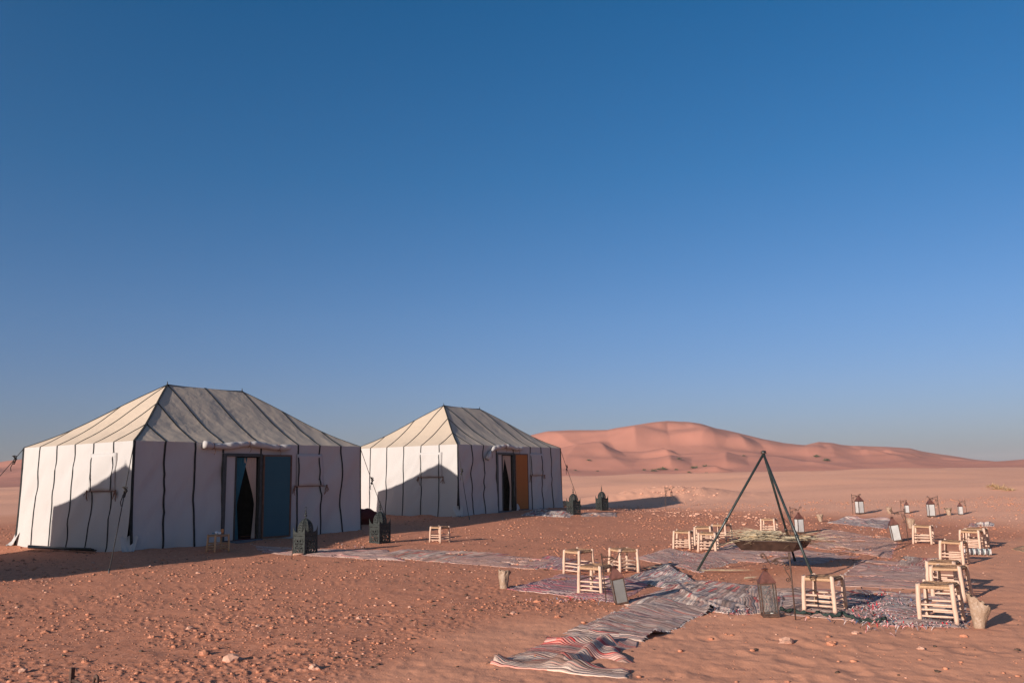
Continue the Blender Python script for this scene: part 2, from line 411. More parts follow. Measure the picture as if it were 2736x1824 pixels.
def mat_cloth(name, lo, hi, stain, st_=.30):
    a = NT(name, .9, .1); P = a.N('ShaderNodeNewGeometry').outputs['Position']
    n = a.noise(.7, 5, P); c = a.mix(n, lo, hi)
    c = a.mix(a.math('MULTIPLY', a.ramp(a.noise(2.6, 5, P, .6, .6), [(.52, 0.0), (.8, 1.0)]), st_), c, stain)
    c = a.mix(a.math('MULTIPLY', a.noise(90, 2, P), .10), c, stain)
    a.base(c); a.normal(a.bump(a.math('ADD', a.noise(3.2, 3, a.scale(P, (1, 1, .5)), .45, .25), a.math('MULTIPLY', a.noise(220, 2, P), .03)), .5, .05))
    tr = a.N('ShaderNodeBsdfTranslucent'); a.l.new(c, tr.inputs[0])
    mx = a.N('ShaderNodeMixShader'); mx.inputs[0].default_value = .004; a.l.new(a.b.outputs[0], mx.inputs[1]); a.l.new(tr.outputs[0], mx.inputs[2])
    a.l.new(mx.outputs[0], a.out.inputs[0]); return a.m
def mat_wood(name, lo, hi):
    a = NT(name, .6, .3); P = a.coord(); oi = a.N('ShaderNodeObjectInfo').outputs['Random']
    va = a.N('ShaderNodeVectorMath', operation='ADD'); a.l.new(P, va.inputs[0]); cb = a.N('ShaderNodeCombineXYZ'); a.l.new(a.math('MULTIPLY', oi, 7), cb.inputs[2]); a.l.new(cb.outputs[0], va.inputs[1])
    v = a.scale(va.outputs[0], (60, 60, 6)); n = a.noise(1, 4, v); c = a.ramp(n, [(.3, lo), (.7, hi)])
    kn = a.ramp(a.noise(9, 2, va.outputs[0]), [(.66, 0.0), (.74, 1.0)]); c = a.mix(a.math('MULTIPLY', kn, .5), c, (.42, .2, .09))
    c = a.mix(a.math('MULTIPLY', oi, .25), c, lo)
    a.base(c); a.normal(a.bump(n, .5, .004)); return a.m
def mat_straw():
    a = NT('straw', .8, .2); P = a.coord()
    ab = a.N('ShaderNodeVectorMath', operation='ABSOLUTE'); a.l.new(P, ab.inputs[0]); sp_ = a.N('ShaderNodeSeparateXYZ'); a.l.new(ab.outputs[0], sp_.inputs[0])
    d = a.math('MAXIMUM', sp_.outputs[0], sp_.outputs[1]); o = a.math('MINIMUM', sp_.outputs[0], sp_.outputs[1])
    w = a.math('SINE', a.math('MULTIPLY', d, 780.0)); n = a.noise(45, 3, P)
    f = a.math('ADD', a.math('MULTIPLY', w, .25), n)
    c = a.ramp(f, [(.2, (.32, .15, .08)), (.5, (.56, .31, .17)), (.85, (.66, .42, .26))])
    c = a.mix(a.ramp(a.math('SUBTRACT', d, o), [(0.0, .45), (.008, 0.0)]), c, (.14, .09, .045))
    a.base(c); a.normal(a.bump(a.math('ADD', w, a.math('MULTIPLY', n, 1.5)), .8, .004)); return a.m
def mat_cord():
    a = NT('seat_cord', .8, .2); P = a.coord(); w = a.N('ShaderNodeTexWave', bands_direction='X'); a.l.new(P, w.inputs[0]); w.inputs['Scale'].default_value = 26; w.inputs['Distortion'].default_value = 1.5
    w2 = a.N('ShaderNodeTexWave', bands_direction='Y'); a.l.new(P, w2.inputs[0]); w2.inputs['Scale'].default_value = 26
    f = a.math('MULTIPLY', w.outputs['Fac'], 1.0)
    a.base(a.ramp(a.math('MULTIPLY_ADD', a.noise(30, 2, P), .6, a.math('MULTIPLY', f, .5)), [(.2, (.34, .18, .10)), (.7, (.56, .36, .22))]))
    a.normal(a.bump(a.math('ADD', w.outputs['Fac'], w2.outputs['Fac']), .7, .006)); return a.m
PAL = {
 'grey': [(.42, .36, .35), (.22, .18, .18), (.58, .50, .48), (.34, .28, .28), (.06, .055, .06), (.50, .40, .37), (.28, .26, .29), (.62, .57, .55), (.36, .22, .21), (.18, .15, .16), (.52, .44, .42), (.46, .06, .07), (.10, .13, .18), (.55, .48, .46)],
 'pink': [(.48, .34, .33), (.36, .26, .27), (.58, .46, .44), (.42, .30, .30), (.20, .14, .16), (.55, .38, .35), (.50, .12, .15), (.30, .24, .27), (.62, .54, .52), (.44, .33, .33), (.12, .10, .13), (.50, .40, .38), (.52, .30, .30), (.38, .30, .32)],
 'red': [(.30, .20, .24), (.42, .08, .12), (.18, .13, .18), (.45, .35, .36), (.26, .17, .22), (.55, .10, .16), (.07, .06, .09), (.36, .28, .32), (.50, .42, .42), (.24, .16, .20), (.34, .14, .20), (.12, .10, .18), (.58, .52, .52), (.30, .22, .28)],
 'bold': [(.62, .56, .53), (.10, .07, .07), (.56, .48, .45), (.20, .13, .12), (.50, .44, .42), (.60, .015, .03), (.62, .56, .53), (.40, .30, .28), (.42, .35, .34), (.20, .14, .16), (.58, .53, .50), (.68, .14, .13), (.16, .13, .15), (.55, .48, .46)],
 'straw': [(.46, .33, .20), (.40, .28, .17), (.50, .37, .23), (.34, .24, .15), (.46, .35, .22)],
 'blue': [(.55, .54, .56), (.06, .07, .10), (.45, .45, .50), (.10, .15, .24), (.62, .60, .60), (.30, .28, .32), (.08, .07, .08), (.50, .46, .46), (.20, .24, .32), (.66, .64, .62), (.40, .12, .14), (.14, .13, .16), (.52, .50, .52), (.35, .32, .36)],
}
def mat_rug(name, pal, strip=.022, dust=.4):
    strip *= 1.35
    a = NT(name, .95, .05); U = a.coord('UV'); s = a.N('ShaderNodeSeparateXYZ'); a.l.new(U, s.inputs[0]); u, v = s.outputs[0], s.outputs[1]
    wob = a.noise(2.2, 3, U); sv = a.math('ADD', a.math('DIVIDE', v, strip), a.math('MULTIPLY', wob, 1.6))
    cell = a.math('FLOOR', sv)
    wn1 = a.N('ShaderNodeTexWhiteNoise', noise_dimensions='1D'); a.l.new(cell, wn1.inputs['W'])
    seg = a.math('FLOOR', a.math('ADD', a.math('DIVIDE', u, .45), a.math('MULTIPLY', wn1.outputs['Value'], 13)))
    cx = a.N('ShaderNodeCombineXYZ'); a.l.new(cell, cx.inputs[0]); a.l.new(seg, cx.inputs[1])
    wn2 = a.N('ShaderNodeTexWhiteNoise', noise_dimensions='2D'); a.l.new(cx.outputs[0], wn2.inputs['Vector'])
    P = [(min(.85, q[0] * 1.42), min(.85, q[1] * 1.24), min(.85, q[2] * 1.06)) for q in PAL[pal]]; n = len(P); c = a.ramp(wn2.outputs['Value'], [(i / n, P[i]) for i in range(n)], 'CONSTANT')
    sm = a.N('ShaderNodeTexWhiteNoise', noise_dimensions='1D'); a.l.new(a.math('FLOOR', a.math('DIVIDE', sv, 5.0)), sm.inputs['W'])
    c = a.mix(.4 if pal == 'bold' else .18, c, a.ramp(sm.outputs['Value'], [(i / n, P[(i * 5) % n]) for i in range(n)], 'CONSTANT'))
    fr0 = a.math('FRACT', sv); gap_shade = a.ramp(fr0, [(0.0, 1.0), (.24, 1.0), (.30, 0.0)])  # narrow band per strip paints the shaded gaps, mostly in dark thread colours
    gap_rnd = a.N('ShaderNodeTexWhiteNoise', noise_dimensions='2D'); cx2 = a.N('ShaderNodeCombineXYZ'); a.l.new(cell, cx2.inputs[0]); a.l.new(a.math('FLOOR', a.math('MULTIPLY', u, 3.1)), cx2.inputs[1]); a.l.new(cx2.outputs[0], gap_rnd.inputs['Vector'])
    c = a.mix(a.math('MULTIPLY', gap_shade, .6), c, a.ramp(gap_rnd.outputs['Value'], [(0, (.04, .03, .035)), (.35, (.10, .07, .07)), (.55, (.05, .055, .08)), (.7, (.40, .32, .30)), (.88, (.35, .04, .05))], 'CONSTANT'))
    fib = a.noise(150, 2, a.scale(U, (.5, 1, 1))); c = a.mix(a.math('MULTIPLY', fib, .3), c, (.25, .2, .19))
    W = a.N('ShaderNodeNewGeometry').outputs['Position']
    d = a.ramp(a.noise(3.0, 6, W, .62), [(.38, .30), (.64, 1.0)]); d2 = a.ramp(a.noise(40, 3, W), [(.4, 0.0), (.7, 1.0)])
    c = a.mix(a.math('MULTIPLY', a.math('MAXIMUM', d, a.math('MULTIPLY', d2, .5)), dust), c, (.55, .285, .19))
    a.base(c); fr = a.math('FRACT', sv); rd = a.math('SINE', a.math('MULTIPLY', fr, math.pi))
    a.normal(a.bump(a.math('ADD', a.math('MULTIPLY', rd, 1.2), a.math('MULTIPLY', fib, .8)), .8, .006)); return a.m
def mat_glass(name, milky, k=1.0):
    a = NT(name, .25, .5); P = a.coord(); n = a.noise(7, 2, P, .5, .8)
    a.base(a.ramp(n, [(.3, (.62 * k, .60 * k, .58 * k)), (.7, (.74 * k, .73 * k, .72 * k))]))
    tb = a.N('ShaderNodeBsdfTransparent'); tb.inputs[0].default_value = (.93, .92, .90, 1)
    tl = a.N('ShaderNodeBsdfTranslucent'); tl.inputs[0].default_value = (.7, .68, .66, 1)
    m1 = a.N('ShaderNodeMixShader'); m1.inputs[0].default_value = .35; a.l.new(a.b.outputs[0], m1.inputs[1]); a.l.new(tl.outputs[0], m1.inputs[2])
    m2 = a.N('ShaderNodeMixShader'); a.l.new(a.math('MULTIPLY_ADD', n, .25 * milky + .03, milky * .88), m2.inputs[0]); a.l.new(tb.outputs[0], m2.inputs[1]); a.l.new(m1.outputs[0], m2.inputs[2])
    a.l.new(m2.outputs[0], a.out.inputs[0]); return a.m
def mat_shadescreen(name, lo, hi):
    a = NT(name, .85, .1); P = a.coord(); a.base(a.mix(a.noise(3, 4, P), lo, hi)); a.normal(a.bump(a.noise(150, 2, P), .3, .004)); return a.m
MS = mat_sand()
M_wall = mat_cloth('white_canvas', (.445, .415, .395), (.495, .465, .445), (.45, .385, .345))
M_roof = mat_cloth('beige_canvas', (.50, .395, .30), (.56, .45, .35), (.40, .32, .25), .12)
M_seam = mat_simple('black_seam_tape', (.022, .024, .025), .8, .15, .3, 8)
M_frame = mat_simple('dark_painted_steel', (.03, .035, .036), .5, .4, .35, 12, .002)
M_brownframe = mat_simple('brown_wood_frame', (.11, .055, .035), .6, .3, .3, 10, .002)
M_blue = mat_shadescreen('blue_screen_fabric', (.030, .085, .115), (.040, .105, .14))
M_orange = mat_shadescreen('orange_board', (.36, .12, .035), (.42, .145, .042))
M_teal = mat_cloth('teal_curtain', (.03, .14, .19), (.045, .18, .24), (.03, .1, .13))
M_beige = mat_cloth('beige_curtain', (.52, .40, .33), (.60, .47, .39), (.4, .3, .24))
M_rope = mat_simple('dark_rope', (.05, .045, .042), .9, .1, .3, 60, .003)
M_browntie = mat_simple('brown_cord', (.22, .12, .085), .9, .1, .3, 60, .003)
M_lant = mat_simple('green_black_pierced_iron', (.030, .034, .032), .62, .35, .35, 14, .003, 0.2)
M_rust = mat_simple('rusty_iron', (.085, .048, .036), .7, .3, .45, 25, .003, .2)
M_roofrust = mat_simple('rusty_red_tin', (.14, .055, .042), .55, .4, .4, 14, .002, .3)
M_pole = mat_simple('dark_green_pole_paint', (.022, .030, .028), .38, .5, .25, 10, .001)
M_pan = mat_simple('rusty_fire_pan', (.060, .034, .026), .6, .4, .4, 9, .003, .25)
M_wood = mat_wood('peeled_wood', (.50, .325, .235), (.63, .44, .335))
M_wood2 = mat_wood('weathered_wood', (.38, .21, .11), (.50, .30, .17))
M_straw = mat_straw(); M_cord = mat_cord()
M_stone = mat_simple('pale_pink_stone', (.50, .28, .20), .9, .1, .25, 30, .006)
M_stone2 = mat_simple('red_brown_stone', (.44, .19, .115), .9, .1, .3, 30, .006)
M_stone3 = mat_simple('sandy_stone', (.60, .33, .23), .9, .1, .25, 3, .006)
M_dark = mat_simple('dark_debris', (.09, .06, .045), .9, .1, .4, 30)
M_reed = mat_simple('dry_palm_reed', (.62, .49, .32), .6, .3, .25, 12, .002)
M_reed2 = mat_simple('brown_dry_palm', (.20, .12, .07), .8, .2, .35, 12, .002)
M_clear = mat_glass('clear_pane', .03); M_milk = mat_glass('milky_pane', .88); M_grey = mat_glass('grey_reflection_pane', .8, .42)  # grey pane: its darker base colour paints in the reflection on the leaning lantern
M_candle = mat_simple('candle_wax', (.78, .76, .72), .4, .4, .05)
M_maroon = mat_simple('maroon_fabric', (.11, .02, .022), .9, .1, .2, 8, .01, 0, 30)
M_shrub = mat_simple('dusty_green_shrub', (.09, .115, .05), .8, .2, .35, 3)
M_drygrass = mat_simple('dry_yellow_grass', (.46, .30, .16), .8, .2, .25, 3)
def mat_bag(name, col):
    a = NT(name, .42, .45); P = a.coord(); n = a.noise(22, 4, P, .6, 1.0)
    a.base(a.ramp(n, [(.3, tuple(c * .85 for c in col)), (.7, col)]))
    tr = a.N('ShaderNodeBsdfTranslucent'); tr.inputs[0].default_value = col + (1,)
    mx = a.N('ShaderNodeMixShader'); mx.inputs[0].default_value = .18; a.l.new(a.b.outputs[0], mx.inputs[1]); a.l.new(tr.outputs[0], mx.inputs[2]); a.l.new(mx.outputs[0], a.out.inputs[0])
    a.normal(a.bump(n, .7, .02)); return a.m
M_bag = mat_bag('brown_paper', (.41, .275, .19))
# ------------------------------------------------------------------ ground, one sheet to the horizon
def build_ground():
    A = math.radians(37.5)
    th = np.concatenate([np.linspace(-math.pi, -A, 60)[:-1], np.linspace(-A, A, 760), np.linspace(A, math.pi, 60)[1:]])
    rs = [.4, 1, 1.7, 2.4, 3.0, 3.5, 4.0]
    r = 4.0
    while r < 30: r += max(r * r / (1.5 * 849) / 1.45, .012); rs.append(r)
    while r < 160: r *= 1.011; rs.append(r)
    while r < RB - 10: r *= 1.03; rs.append(r)
    while r < 640: r += 2.4; rs.append(r)
    while r < 2300: r *= 1.12; rs.append(r)
    rs = np.array(rs); nr, nt = len(rs), len(th)
    R, T = np.meshgrid(rs, th, indexing='ij'); X = R * np.sin(T); Y = R * np.cos(T)
    x, y = X.ravel(), Y.ravel(); rr = R.ravel()
    z = hbase(x, y) + hdetail(x, y)
    far = rr > RB - 15
    zz = z.copy(); zz[far] = z[far] + hfar(x[far], y[far]); 
    zz[rr > 900] = np.minimum(zz[rr > 900], 2)
    V = np.stack([x, y, zz], 1)
    i = np.arange(nr - 1)[:, None] * nt; j = np.arange(nt - 1)[None, :]
    a = (i + j).ravel(); Q = np.stack([a, a + 1, a + nt + 1, a + nt], 1)[:, ::-1]
    me = bpy.data.meshes.new('desert_ground'); me.vertices.add(len(V) + 1); me.vertices.foreach_set('co', np.vstack([V, [[0, 0, float(z[0])]]]).astype(np.float32).ravel())
    nf = len(Q); tri = nt - 1
    loops = np.concatenate([Q.ravel(), np.stack([np.full(tri, len(V)), np.arange(tri) + 1, np.arange(tri)], 1).ravel()]).astype(np.int32)
    me.loops.add(len(loops)); me.loops.foreach_set('vertex_index', loops)
    me.polygons.add(nf + tri)
    ls = np.concatenate([np.arange(nf) * 4, nf * 4 + np.arange(tri) * 3]).astype(np.int32)
    me.polygons.foreach_set('loop_start', ls); me.polygons.foreach_set('use_smooth', np.ones(nf + tri, bool))
    me.update(calc_edges=True); me.validate()
    at = me.color_attributes.new('zone', 'FLOAT_COLOR', 'POINT')
    a_ = np.arctan2(x, y); r0 = np.interp(a_, R0a, R0v)
    c = np.zeros((len(V) + 1, 4), np.float32); c[:-1, 0] = gravelmask(x, y); c[:-1, 1] = sst(RB - 120, RB, rr); c[:-1, 2] = sst(-1, 5, rr - r0) * (1 - sst(200, 300, rr)); c[:, 3] = 1
    at.data.foreach_set('color', c.ravel())
    o = ob('desert_ground', me, MS); o['kind'] = 'structure'
build_ground()
# ------------------------------------------------------------------ tents
def hz(x, y): return float(hfull(x, y)[0])
def build_tent(T, label, hasdoor, leafmat, leaf_px, seed, tz, tidy=True, visible=True):
    root = thing('canvas_tent', label, 'tent', (T[0], T[1], tz), (0, 0, T[2]), 'striped white canvas tents in a row')
    ca, sa = math.cos(T[2]), math.sin(T[2])
    def gz(x, y):
        wx = T[0] + x * ca - y * sa; wy = T[1] + x * sa + y * ca
        return float(hbase(wx, wy)) - tz - .03
    sides = [((0, 0), (1, 0), (0, 1), [0, TW, 2 * TW, 3 * TW, 3 * TW + TW2 - .05, 3 * TW + 2 * TW2, 4 * TW + 2 * TW2, 5 * TW + 2 * TW2, TL], TL),
             ((TL, 0), (0, 1), (-1, 0), [k * TW for k in range(7)], TD),
             ((TL, TD), (-1, 0), (0, -1), [TL - q for q in (TL, 5 * TW + 2 * TW2, 4 * TW + 2 * TW2, 3 * TW + 2 * TW2, 3 * TW + TW2, 3 * TW, 2 * TW, TW, 0)], TL),
             ((0, TD), (0, -1), (1, 0), [k * TW for k in range(7)], TD)]
    for si, (O, e, ni, cum, LN) in enumerate(sides):
        O = np.array(O, float); e = np.array(e, float); ni = np.array(ni, float); sd = seed * 100 + si * 10
        hiq = si in (0, 3)
        def wallp(s, q, off=0.0):
            """q 0 bottom .. 1 eave; returns point on the wall"""
            base = O + e * s; g = gz(*base); z = g + (THW - g) * q
            edge = min(s, LN - s); ed = min(1, edge / .35); en = math.sin(math.pi * min(max(q, 0), 1)) ** .5 if 0 < q < 1 else 0
            n = (float(fbm((s * 1.0 - z * .75) / .8, (s * .5 + z * 1.1) / 3.2, sd, 3)) - .5) * .20
            n += (abs(float(vn((s - z * .75) / .34, (s * .8 + z) / 1.7, sd + 3)) * 2 - 1) - .5) * -.085
            fl = .07 * (1 - q) ** 3 + (float(vn(s / .5, 1, sd + 5)) - .5) * .10 * (1 - q) ** 4
            d = (n * ed * en) + fl + off
            d = fl + off + (d - fl - off) * ((1.0 - .7 * float(sst(3 * TW - .3, 3 * TW + .1, s)) * (1 - float(sst(3 * TW + 2 * TW2 - .1, 3 * TW + 2 * TW2 + .3, s)))) * 1.1 if si == 0 else .6)
            p = base - ni * d; return np.array([p[0], p[1], z])
        def roofp(s, t, off=0.0):
            q = t / (3 * TW); base = O + e * s + ni * t
            z = THW + (THR - THW) * (q - .045 * math.sin(math.pi * q) - .02 * math.sin(2 * math.pi * q))
            tm = min(s, LN - s, 3 * TW); hip = min(1, max(0, (tm - t)) / .35) if tm > 0 else 0
            n = (float(fbm((s + t * .3) / .8, (t - s * .4) / 1.6, sd + 7, 3)) - .5) * .045
            n += (abs(float(vn((s * 1.3 + t * .35) / .30, t / 1.1, sd + 9)) * 2 - 1) - .5) * -.05 * math.exp(-t / .6)
            z += n * hip * min(1, t / .12) * math.sin(math.pi * min(q, 1)) ** .4 + off
            return np.array([base[0], base[1], z])
        onrm = np.array([-ni[0], -ni[1], 0]); e3 = np.array([e[0], e[1], 0]); sl = math.atan2(THR - THW, 3 * TW)
        rn = np.array([-ni[0] * math.sin(sl), -ni[1] * math.sin(sl), math.cos(sl)])
        nS, nZ = (9, 22) if hiq else (3, 5)
        for k in range(len(cum) - 1):
            s0, s1 = cum[k], cum[k + 1]
            q0 = 0.0
            if si == 0 and k == 3 and hasdoor: q0 = .895
            V = []; ns = nS; nz = nZ if q0 == 0 else 3
            for a in range(ns + 1):
                for b in range(nz + 1): V.append(wallp(s0 + (s1 - s0) * a / ns, q0 + (1 - q0) * b / nz))
            Fc = [(a * (nz + 1) + b, (a + 1) * (nz + 1) + b, (a + 1) * (nz + 1) + b + 1, a * (nz + 1) + b + 1) for a in range(ns) for b in range(nz)]
            ob('wall_panel', mesh('wall_panel', V, Fc), M_wall, root)
            V = []; nt_ = 16 if hiq else 4
            # roof panel, from the eave up to the ridge or hip
            for a in range(ns + 1):
                s = s0 + (s1 - s0) * a / ns; tm = min(s, LN - s, 3 * TW)
                for b in range(nt_ + 1): V.append(roofp(s, tm * b / nt_))
            Fc = [(a * (nt_ + 1) + b, (a + 1) * (nt_ + 1) + b, (a + 1) * (nt_ + 1) + b + 1, a * (nt_ + 1) + b + 1) for a in range(ns) for b in range(nt_)]
            ob('roof_panel', mesh('roof_panel', V, Fc), M_roof, root)
        for k in range(0, len(cum) - 1):
            s0 = cum[k]
            m = MB(); nz = 20; P = []
            wv = lambda q: (float(vn(q * 3.3, k, sd + 21)) - .5) * .018
            thick = .062 if k == 0 else (.044 if si == 0 else .030)
            q0 = 0.0 if not (hasdoor and si == 0 and k == 3) else .9
            for b in range(nz + 1):
                q = q0 + (1 - q0) * b / nz; P.append(wallp(min(max(s0 + (wv(q) if 0 < k else 0), 0), LN), q, .008))
            m.ribbon(P, e3, onrm, thick, .007)
            m.ob('wall_seam', M_seam, root)
            if k > 0:
                tm = min(s0, LN - s0, 3 * TW); m = MB()
                P = [roofp(s0, tm * b / 12, .006) for b in range(13)]; m.ribbon(P, e3, rn, .036, .006); m.ob('roof_seam', M_seam, root)
        # hip seam
        P = []
        for b in range(17):
            q = b / 16; pt = O + e * (3 * TW * q) + ni * (3 * TW * q)
            P.append(np.array([pt[0], pt[1], THW + (THR - THW) * (q - .045 * math.sin(math.pi * q) - .02 * math.sin(2 * math.pi * q)) + .006]))
        MB().ribbon(P, (e3 - np.array([ni[0], ni[1], 0])) / 1.414, np.array([0, 0, 1.0]), .045, .010).ob('hip_seam', M_seam, root)
        # window flaps on the two faces in view
        if si in (0, 3) and visible:
            sa_, sb_ = (cum[5] - .05, cum[6] + .10) if si == 0 else (LN - 2 * TW - .06, LN - TW + .12)
            qa, qb = (.555, .90); V = []; n1, n2 = 8, 10
            for lay in (0, 1):
                for a in range(n1 + 1):
                    for b in range(n2 + 1): V.append(wallp(sa_ + (sb_ - sa_) * a / n1, qa + (qb - qa) * b / n2, .004 if lay else .030 + .012 * math.sin(a * 1.3 + b)*(1-b/n2)))
            st = n2 + 1; NN = (n1 + 1) * st
            Fc = [(a * st + b, (a + 1) * st + b, (a + 1) * st + b + 1, a * st + b + 1) for a in range(n1) for b in range(n2)]
            Fc += [tuple(i + NN for i in f[::-1]) for f in Fc]
            for a in range(n1):
                Fc.append((a * st, a * st + NN, (a + 1) * st + NN, (a + 1) * st)); Fc.append((a * st + n2, (a + 1) * st + n2, (a + 1) * st + n2 + NN, a * st + n2 + NN))
            for b in range(n2):
                Fc.append((b, b + 1, b + 1 + NN, b + NN)); q_ = n1 * st; Fc.append((q_ + b, q_ + b + NN, q_ + b + 1 + NN, q_ + b + 1))
            fl = ob('window_flap', mesh('window_flap', V, Fc), M_wall, root)
            m = MB(); P = [wallp(sa_ - .05 + (sb_ - sa_ + .1) * a / 10, qa - .004, .035) for a in range(11)]; m.tube(P, .009, 6); m.ob('hem_cord', M_browntie, fl, True)
            for sx in (sa_ - .05, sb_ + .05):
                m = MB(); b0 = wallp(sx, qa, .04)
                for j in range(5):
                    a = b0 + np.array([0, 0, 0]); d = e3 * random.uniform(-.10, .10) + np.array([0, 0, -random.uniform(.10, .26)]) + onrm * .01
                    m.tube([a, a + d * .45 + e3 * random.uniform(-.03, .03), a + d], .008, 5)
                m.tube([b0 + np.array([0, 0, .02]), b0 - np.array([0, 0, .03])], .02, 6); m.ob('tassel', M_browntie, fl, True)
            for s_ in ([cum[5], cum[6]] if si == 0 else [LN - 2 * TW, LN - TW]):
                m = MB(); P = [wallp(s_ + (float(vn(b * .4, s_, 3)) - .5) * .02, qa + .003 + (qb - qa) * b / 12, .038 if b < 11 else .02) for b in range(13)]
                m.ribbon(P, e3, onrm, .040 if si == 0 else .028, .006); m.ob('flap_seam', M_seam, fl)
    # ridge, spikes
    MB().ribbon([np.array([3 * TW + 2 * TW2 * b / 8, 3 * TW, THR - .03 * math.sin(math.pi * b / 8) + .006]) for b in range(9)], np.array([0, 1., 0]), np.array([0, 0, 1.]), .05, .012).ob('ridge_seam', M_seam, root)
    for s_ in (3 * TW, 3 * TW + 2 * TW2): MB().tube([(s_, 3 * TW, THR - .3), (s_, 3 * TW, THR + .02), (s_, 3 * TW, THR + .09)], [.02, .018, .006], 6).ob('pole_tip', M_frame, root, True)
    # loose skirt cloth at the corners
    for (cx, cy, dx, dy) in ((0, 0, -.15, -.18), (0, TD, -.22, .05)):
        V = []; n = 8
        for a in range(n + 1):
            for b in range(n + 1):
                u_, v_ = a / n - .5, b / n; x = cx + dx * v_ + u_ * .30 * dy / .2 * (1 - .5 * v_); y = cy + dy * v_ - u_ * .30 * dx / .2 * (1 - .5 * v_)
                V.append((x, y, gz(x, y) + .03 + .30 * (1 - v_) ** 2 + .02 + .03 * math.sin(a * 1.9 + b)))
        ob('corner_skirt', mesh('corner_skirt', V, [(a * (n + 1) + b, (a + 1) * (n + 1) + b, (a + 1) * (n + 1) + b + 1, a * (n + 1) + b + 1) for a in range(n) for b in range(n)]), M_wall, root)
    # dark carpet added inside to keep the doorway dark
    MB().box((TL / 2, TD / 2, gz(TL / 2, TD / 2) + .05), (TL - .3, TD - .3, .04)).ob('added_dark_carpet', M_maroon, root)
    MB().box((TL / 2 - .2, 1.5, 1.1), (TL - 1.2, .03, 2.1)).ob('added_dark_sheet', M_seam, root)  # dark sheet added behind the door, stands in for interior shade
    # door group
    if hasdoor:
        d0, d1 = 3 * TW + .03, 3 * TW + TW2 - .05; dt = THW * .895; gb = gz((d0 + d1) / 2, 0) + .05
        for s_, w_ in ((d0, .10), (d1, .075)): MB().box((s_, -.005, (gb + dt) / 2), (w_, .09, dt - gb)).ob('door_post', M_frame, root)
        MB().box(((d0 + d1) / 2, -.005, dt - .03), (d1 - d0 - .088, .082, .07)).ob('door_lintel', M_frame, root)
        MB().box(((d0 + d1) / 2, .0, gb - .01), (d1 - d0 + .1, .20, .08)).ob('door_sill', mat_simple('grey_blue_sill', (.10, .115, .14), .7, .2, .2), root)
        MB().box((d0 + .05 + .14, .012, (gb + dt) / 2 + .005), (.28, .02, dt - gb - .09)).ob('side_panel', M_wall, root)
        MB().box((d0 + .05 + .295, .0, (gb + dt) / 2), (.025, .05, dt - gb - .07)).ob('door_stile', M_frame, root)
        def curtain(name, side, mat, gather, sp_):
            V = []; nA, nB = 26, 26
            for a in range(nA + 1):
                for b in range(nB + 1):
                    q = b / nB; zz = gb + .05 + (dt - gb - .14) * q; f = a / nA
                    wd = sp_ * (gather + (1 - gather) * abs(q - .42) ** 1.1 * (1.72 if q > .42 else .55)); wd = min(wd, sp_)
                    s_ = (d0 + .36 + f * wd) if side < 0 else (d1 - .05 - f * wd)
                    V.append((s_, .07 + .022 * math.sin(f * 30 + q * 2) * (.5 + q * .5), zz))
            return ob(name, mesh(name, V, [(a * (nB + 1) + b, (a + 1) * (nB + 1) + b, (a + 1) * (nB + 1) + b + 1, a * (nB + 1) + b + 1) for a in range(nA) for b in range(nB)]), mat, root)
        if leafmat is M_blue:
            curtain('teal_curtain', -1, M_teal, .25, .40); curtain('beige_curtain', 1, M_beige, .10, .42)
        else:
            curtain('beige_curtain', -1, M_beige, .02, .30); curtain('beige_curtain', 1, M_beige, .18, .44)
        # open door leaf, hinged on the right post
        hx = d1 + .045; best = None; LW = .80 if leafmat is M_blue else .87
        for i in range(0, 120):
            an = math.radians(i); wx = LW * math.cos(an); wy = -LW * math.sin(an) - .05
            X = T[0] + (hx + wx) * ca - wy * sa; Y = T[1] + (hx + wx) * sa + wy * ca; Z = tz + 1.2 - CAMZ
            dd = Y * cp + Z * sp; vv = -Y * sp + Z * cp; px = IW / 2 + F * ((X / dd) * cr - (vv / dd) * sr)
            er = abs(px - leaf_px)
            if best is None or er < best[0]: best = (er, an)
        an = best[1]; print('leaf angle', math.degrees(an), best[0])
        lf = bpy.data.objects.new('door_leaf', None); COL.objects.link(lf); lf.parent = root; lf.location = (hx, -.055, gb + .03); lf.rotation_euler = (0, 0, -an)
        H = dt - gb - .05; Wd = LW; fm = M_brownframe if leafmat is M_blue else M_frame; fm2 = M_brownframe
        for nm, c, d in (('stile', (.02, 0, H / 2), (.04, .035, H)), ('stile', (Wd - .02, 0, H / 2), (.04, .035, H)), ('rail', (Wd / 2, 0, .02), (Wd - .082, .034, .04)), ('rail', (Wd / 2, 0, H - .02), (Wd - .082, .034, .04))):
            MB().box(c, d).ob(nm, fm2, lf)
        MB().box((Wd / 2, 0, H / 2), (Wd - .084, .014, H - .084)).ob('leaf_panel', leafmat, lf)
    # rolled-up door flap under the eave
    if hasdoor:
        s0, s1 = (2 * TW + .14, 3 * TW + 2 * TW2 - .36) if tidy else (2 * TW + .05, 3 * TW + TW2 + .45)
        ties = [.12, .52, .86]; P = []; R = []
        for i in range(49):
            q = i / 48; s_ = s0 + (s1 - s0) * q
            dz = -.035 * math.sin(q * 9) - (0 if tidy else .42 * max(0, 1 - q / .22) ** 1.5)
            pinch = min(abs(q - t) for t in ties); r = .072 + .010 * math.sin(i * .45 + seed) + .005 * random.random()
            r *= .78 + .22 * min(1, pinch / .05)
            P.append((s_, -.10 - .02 * math.sin(i), THW - .05 + dz)); R.append(r)
        rl = MB().tube(P, R, 18).ob('rolled_door_flap', M_wall, root, True)
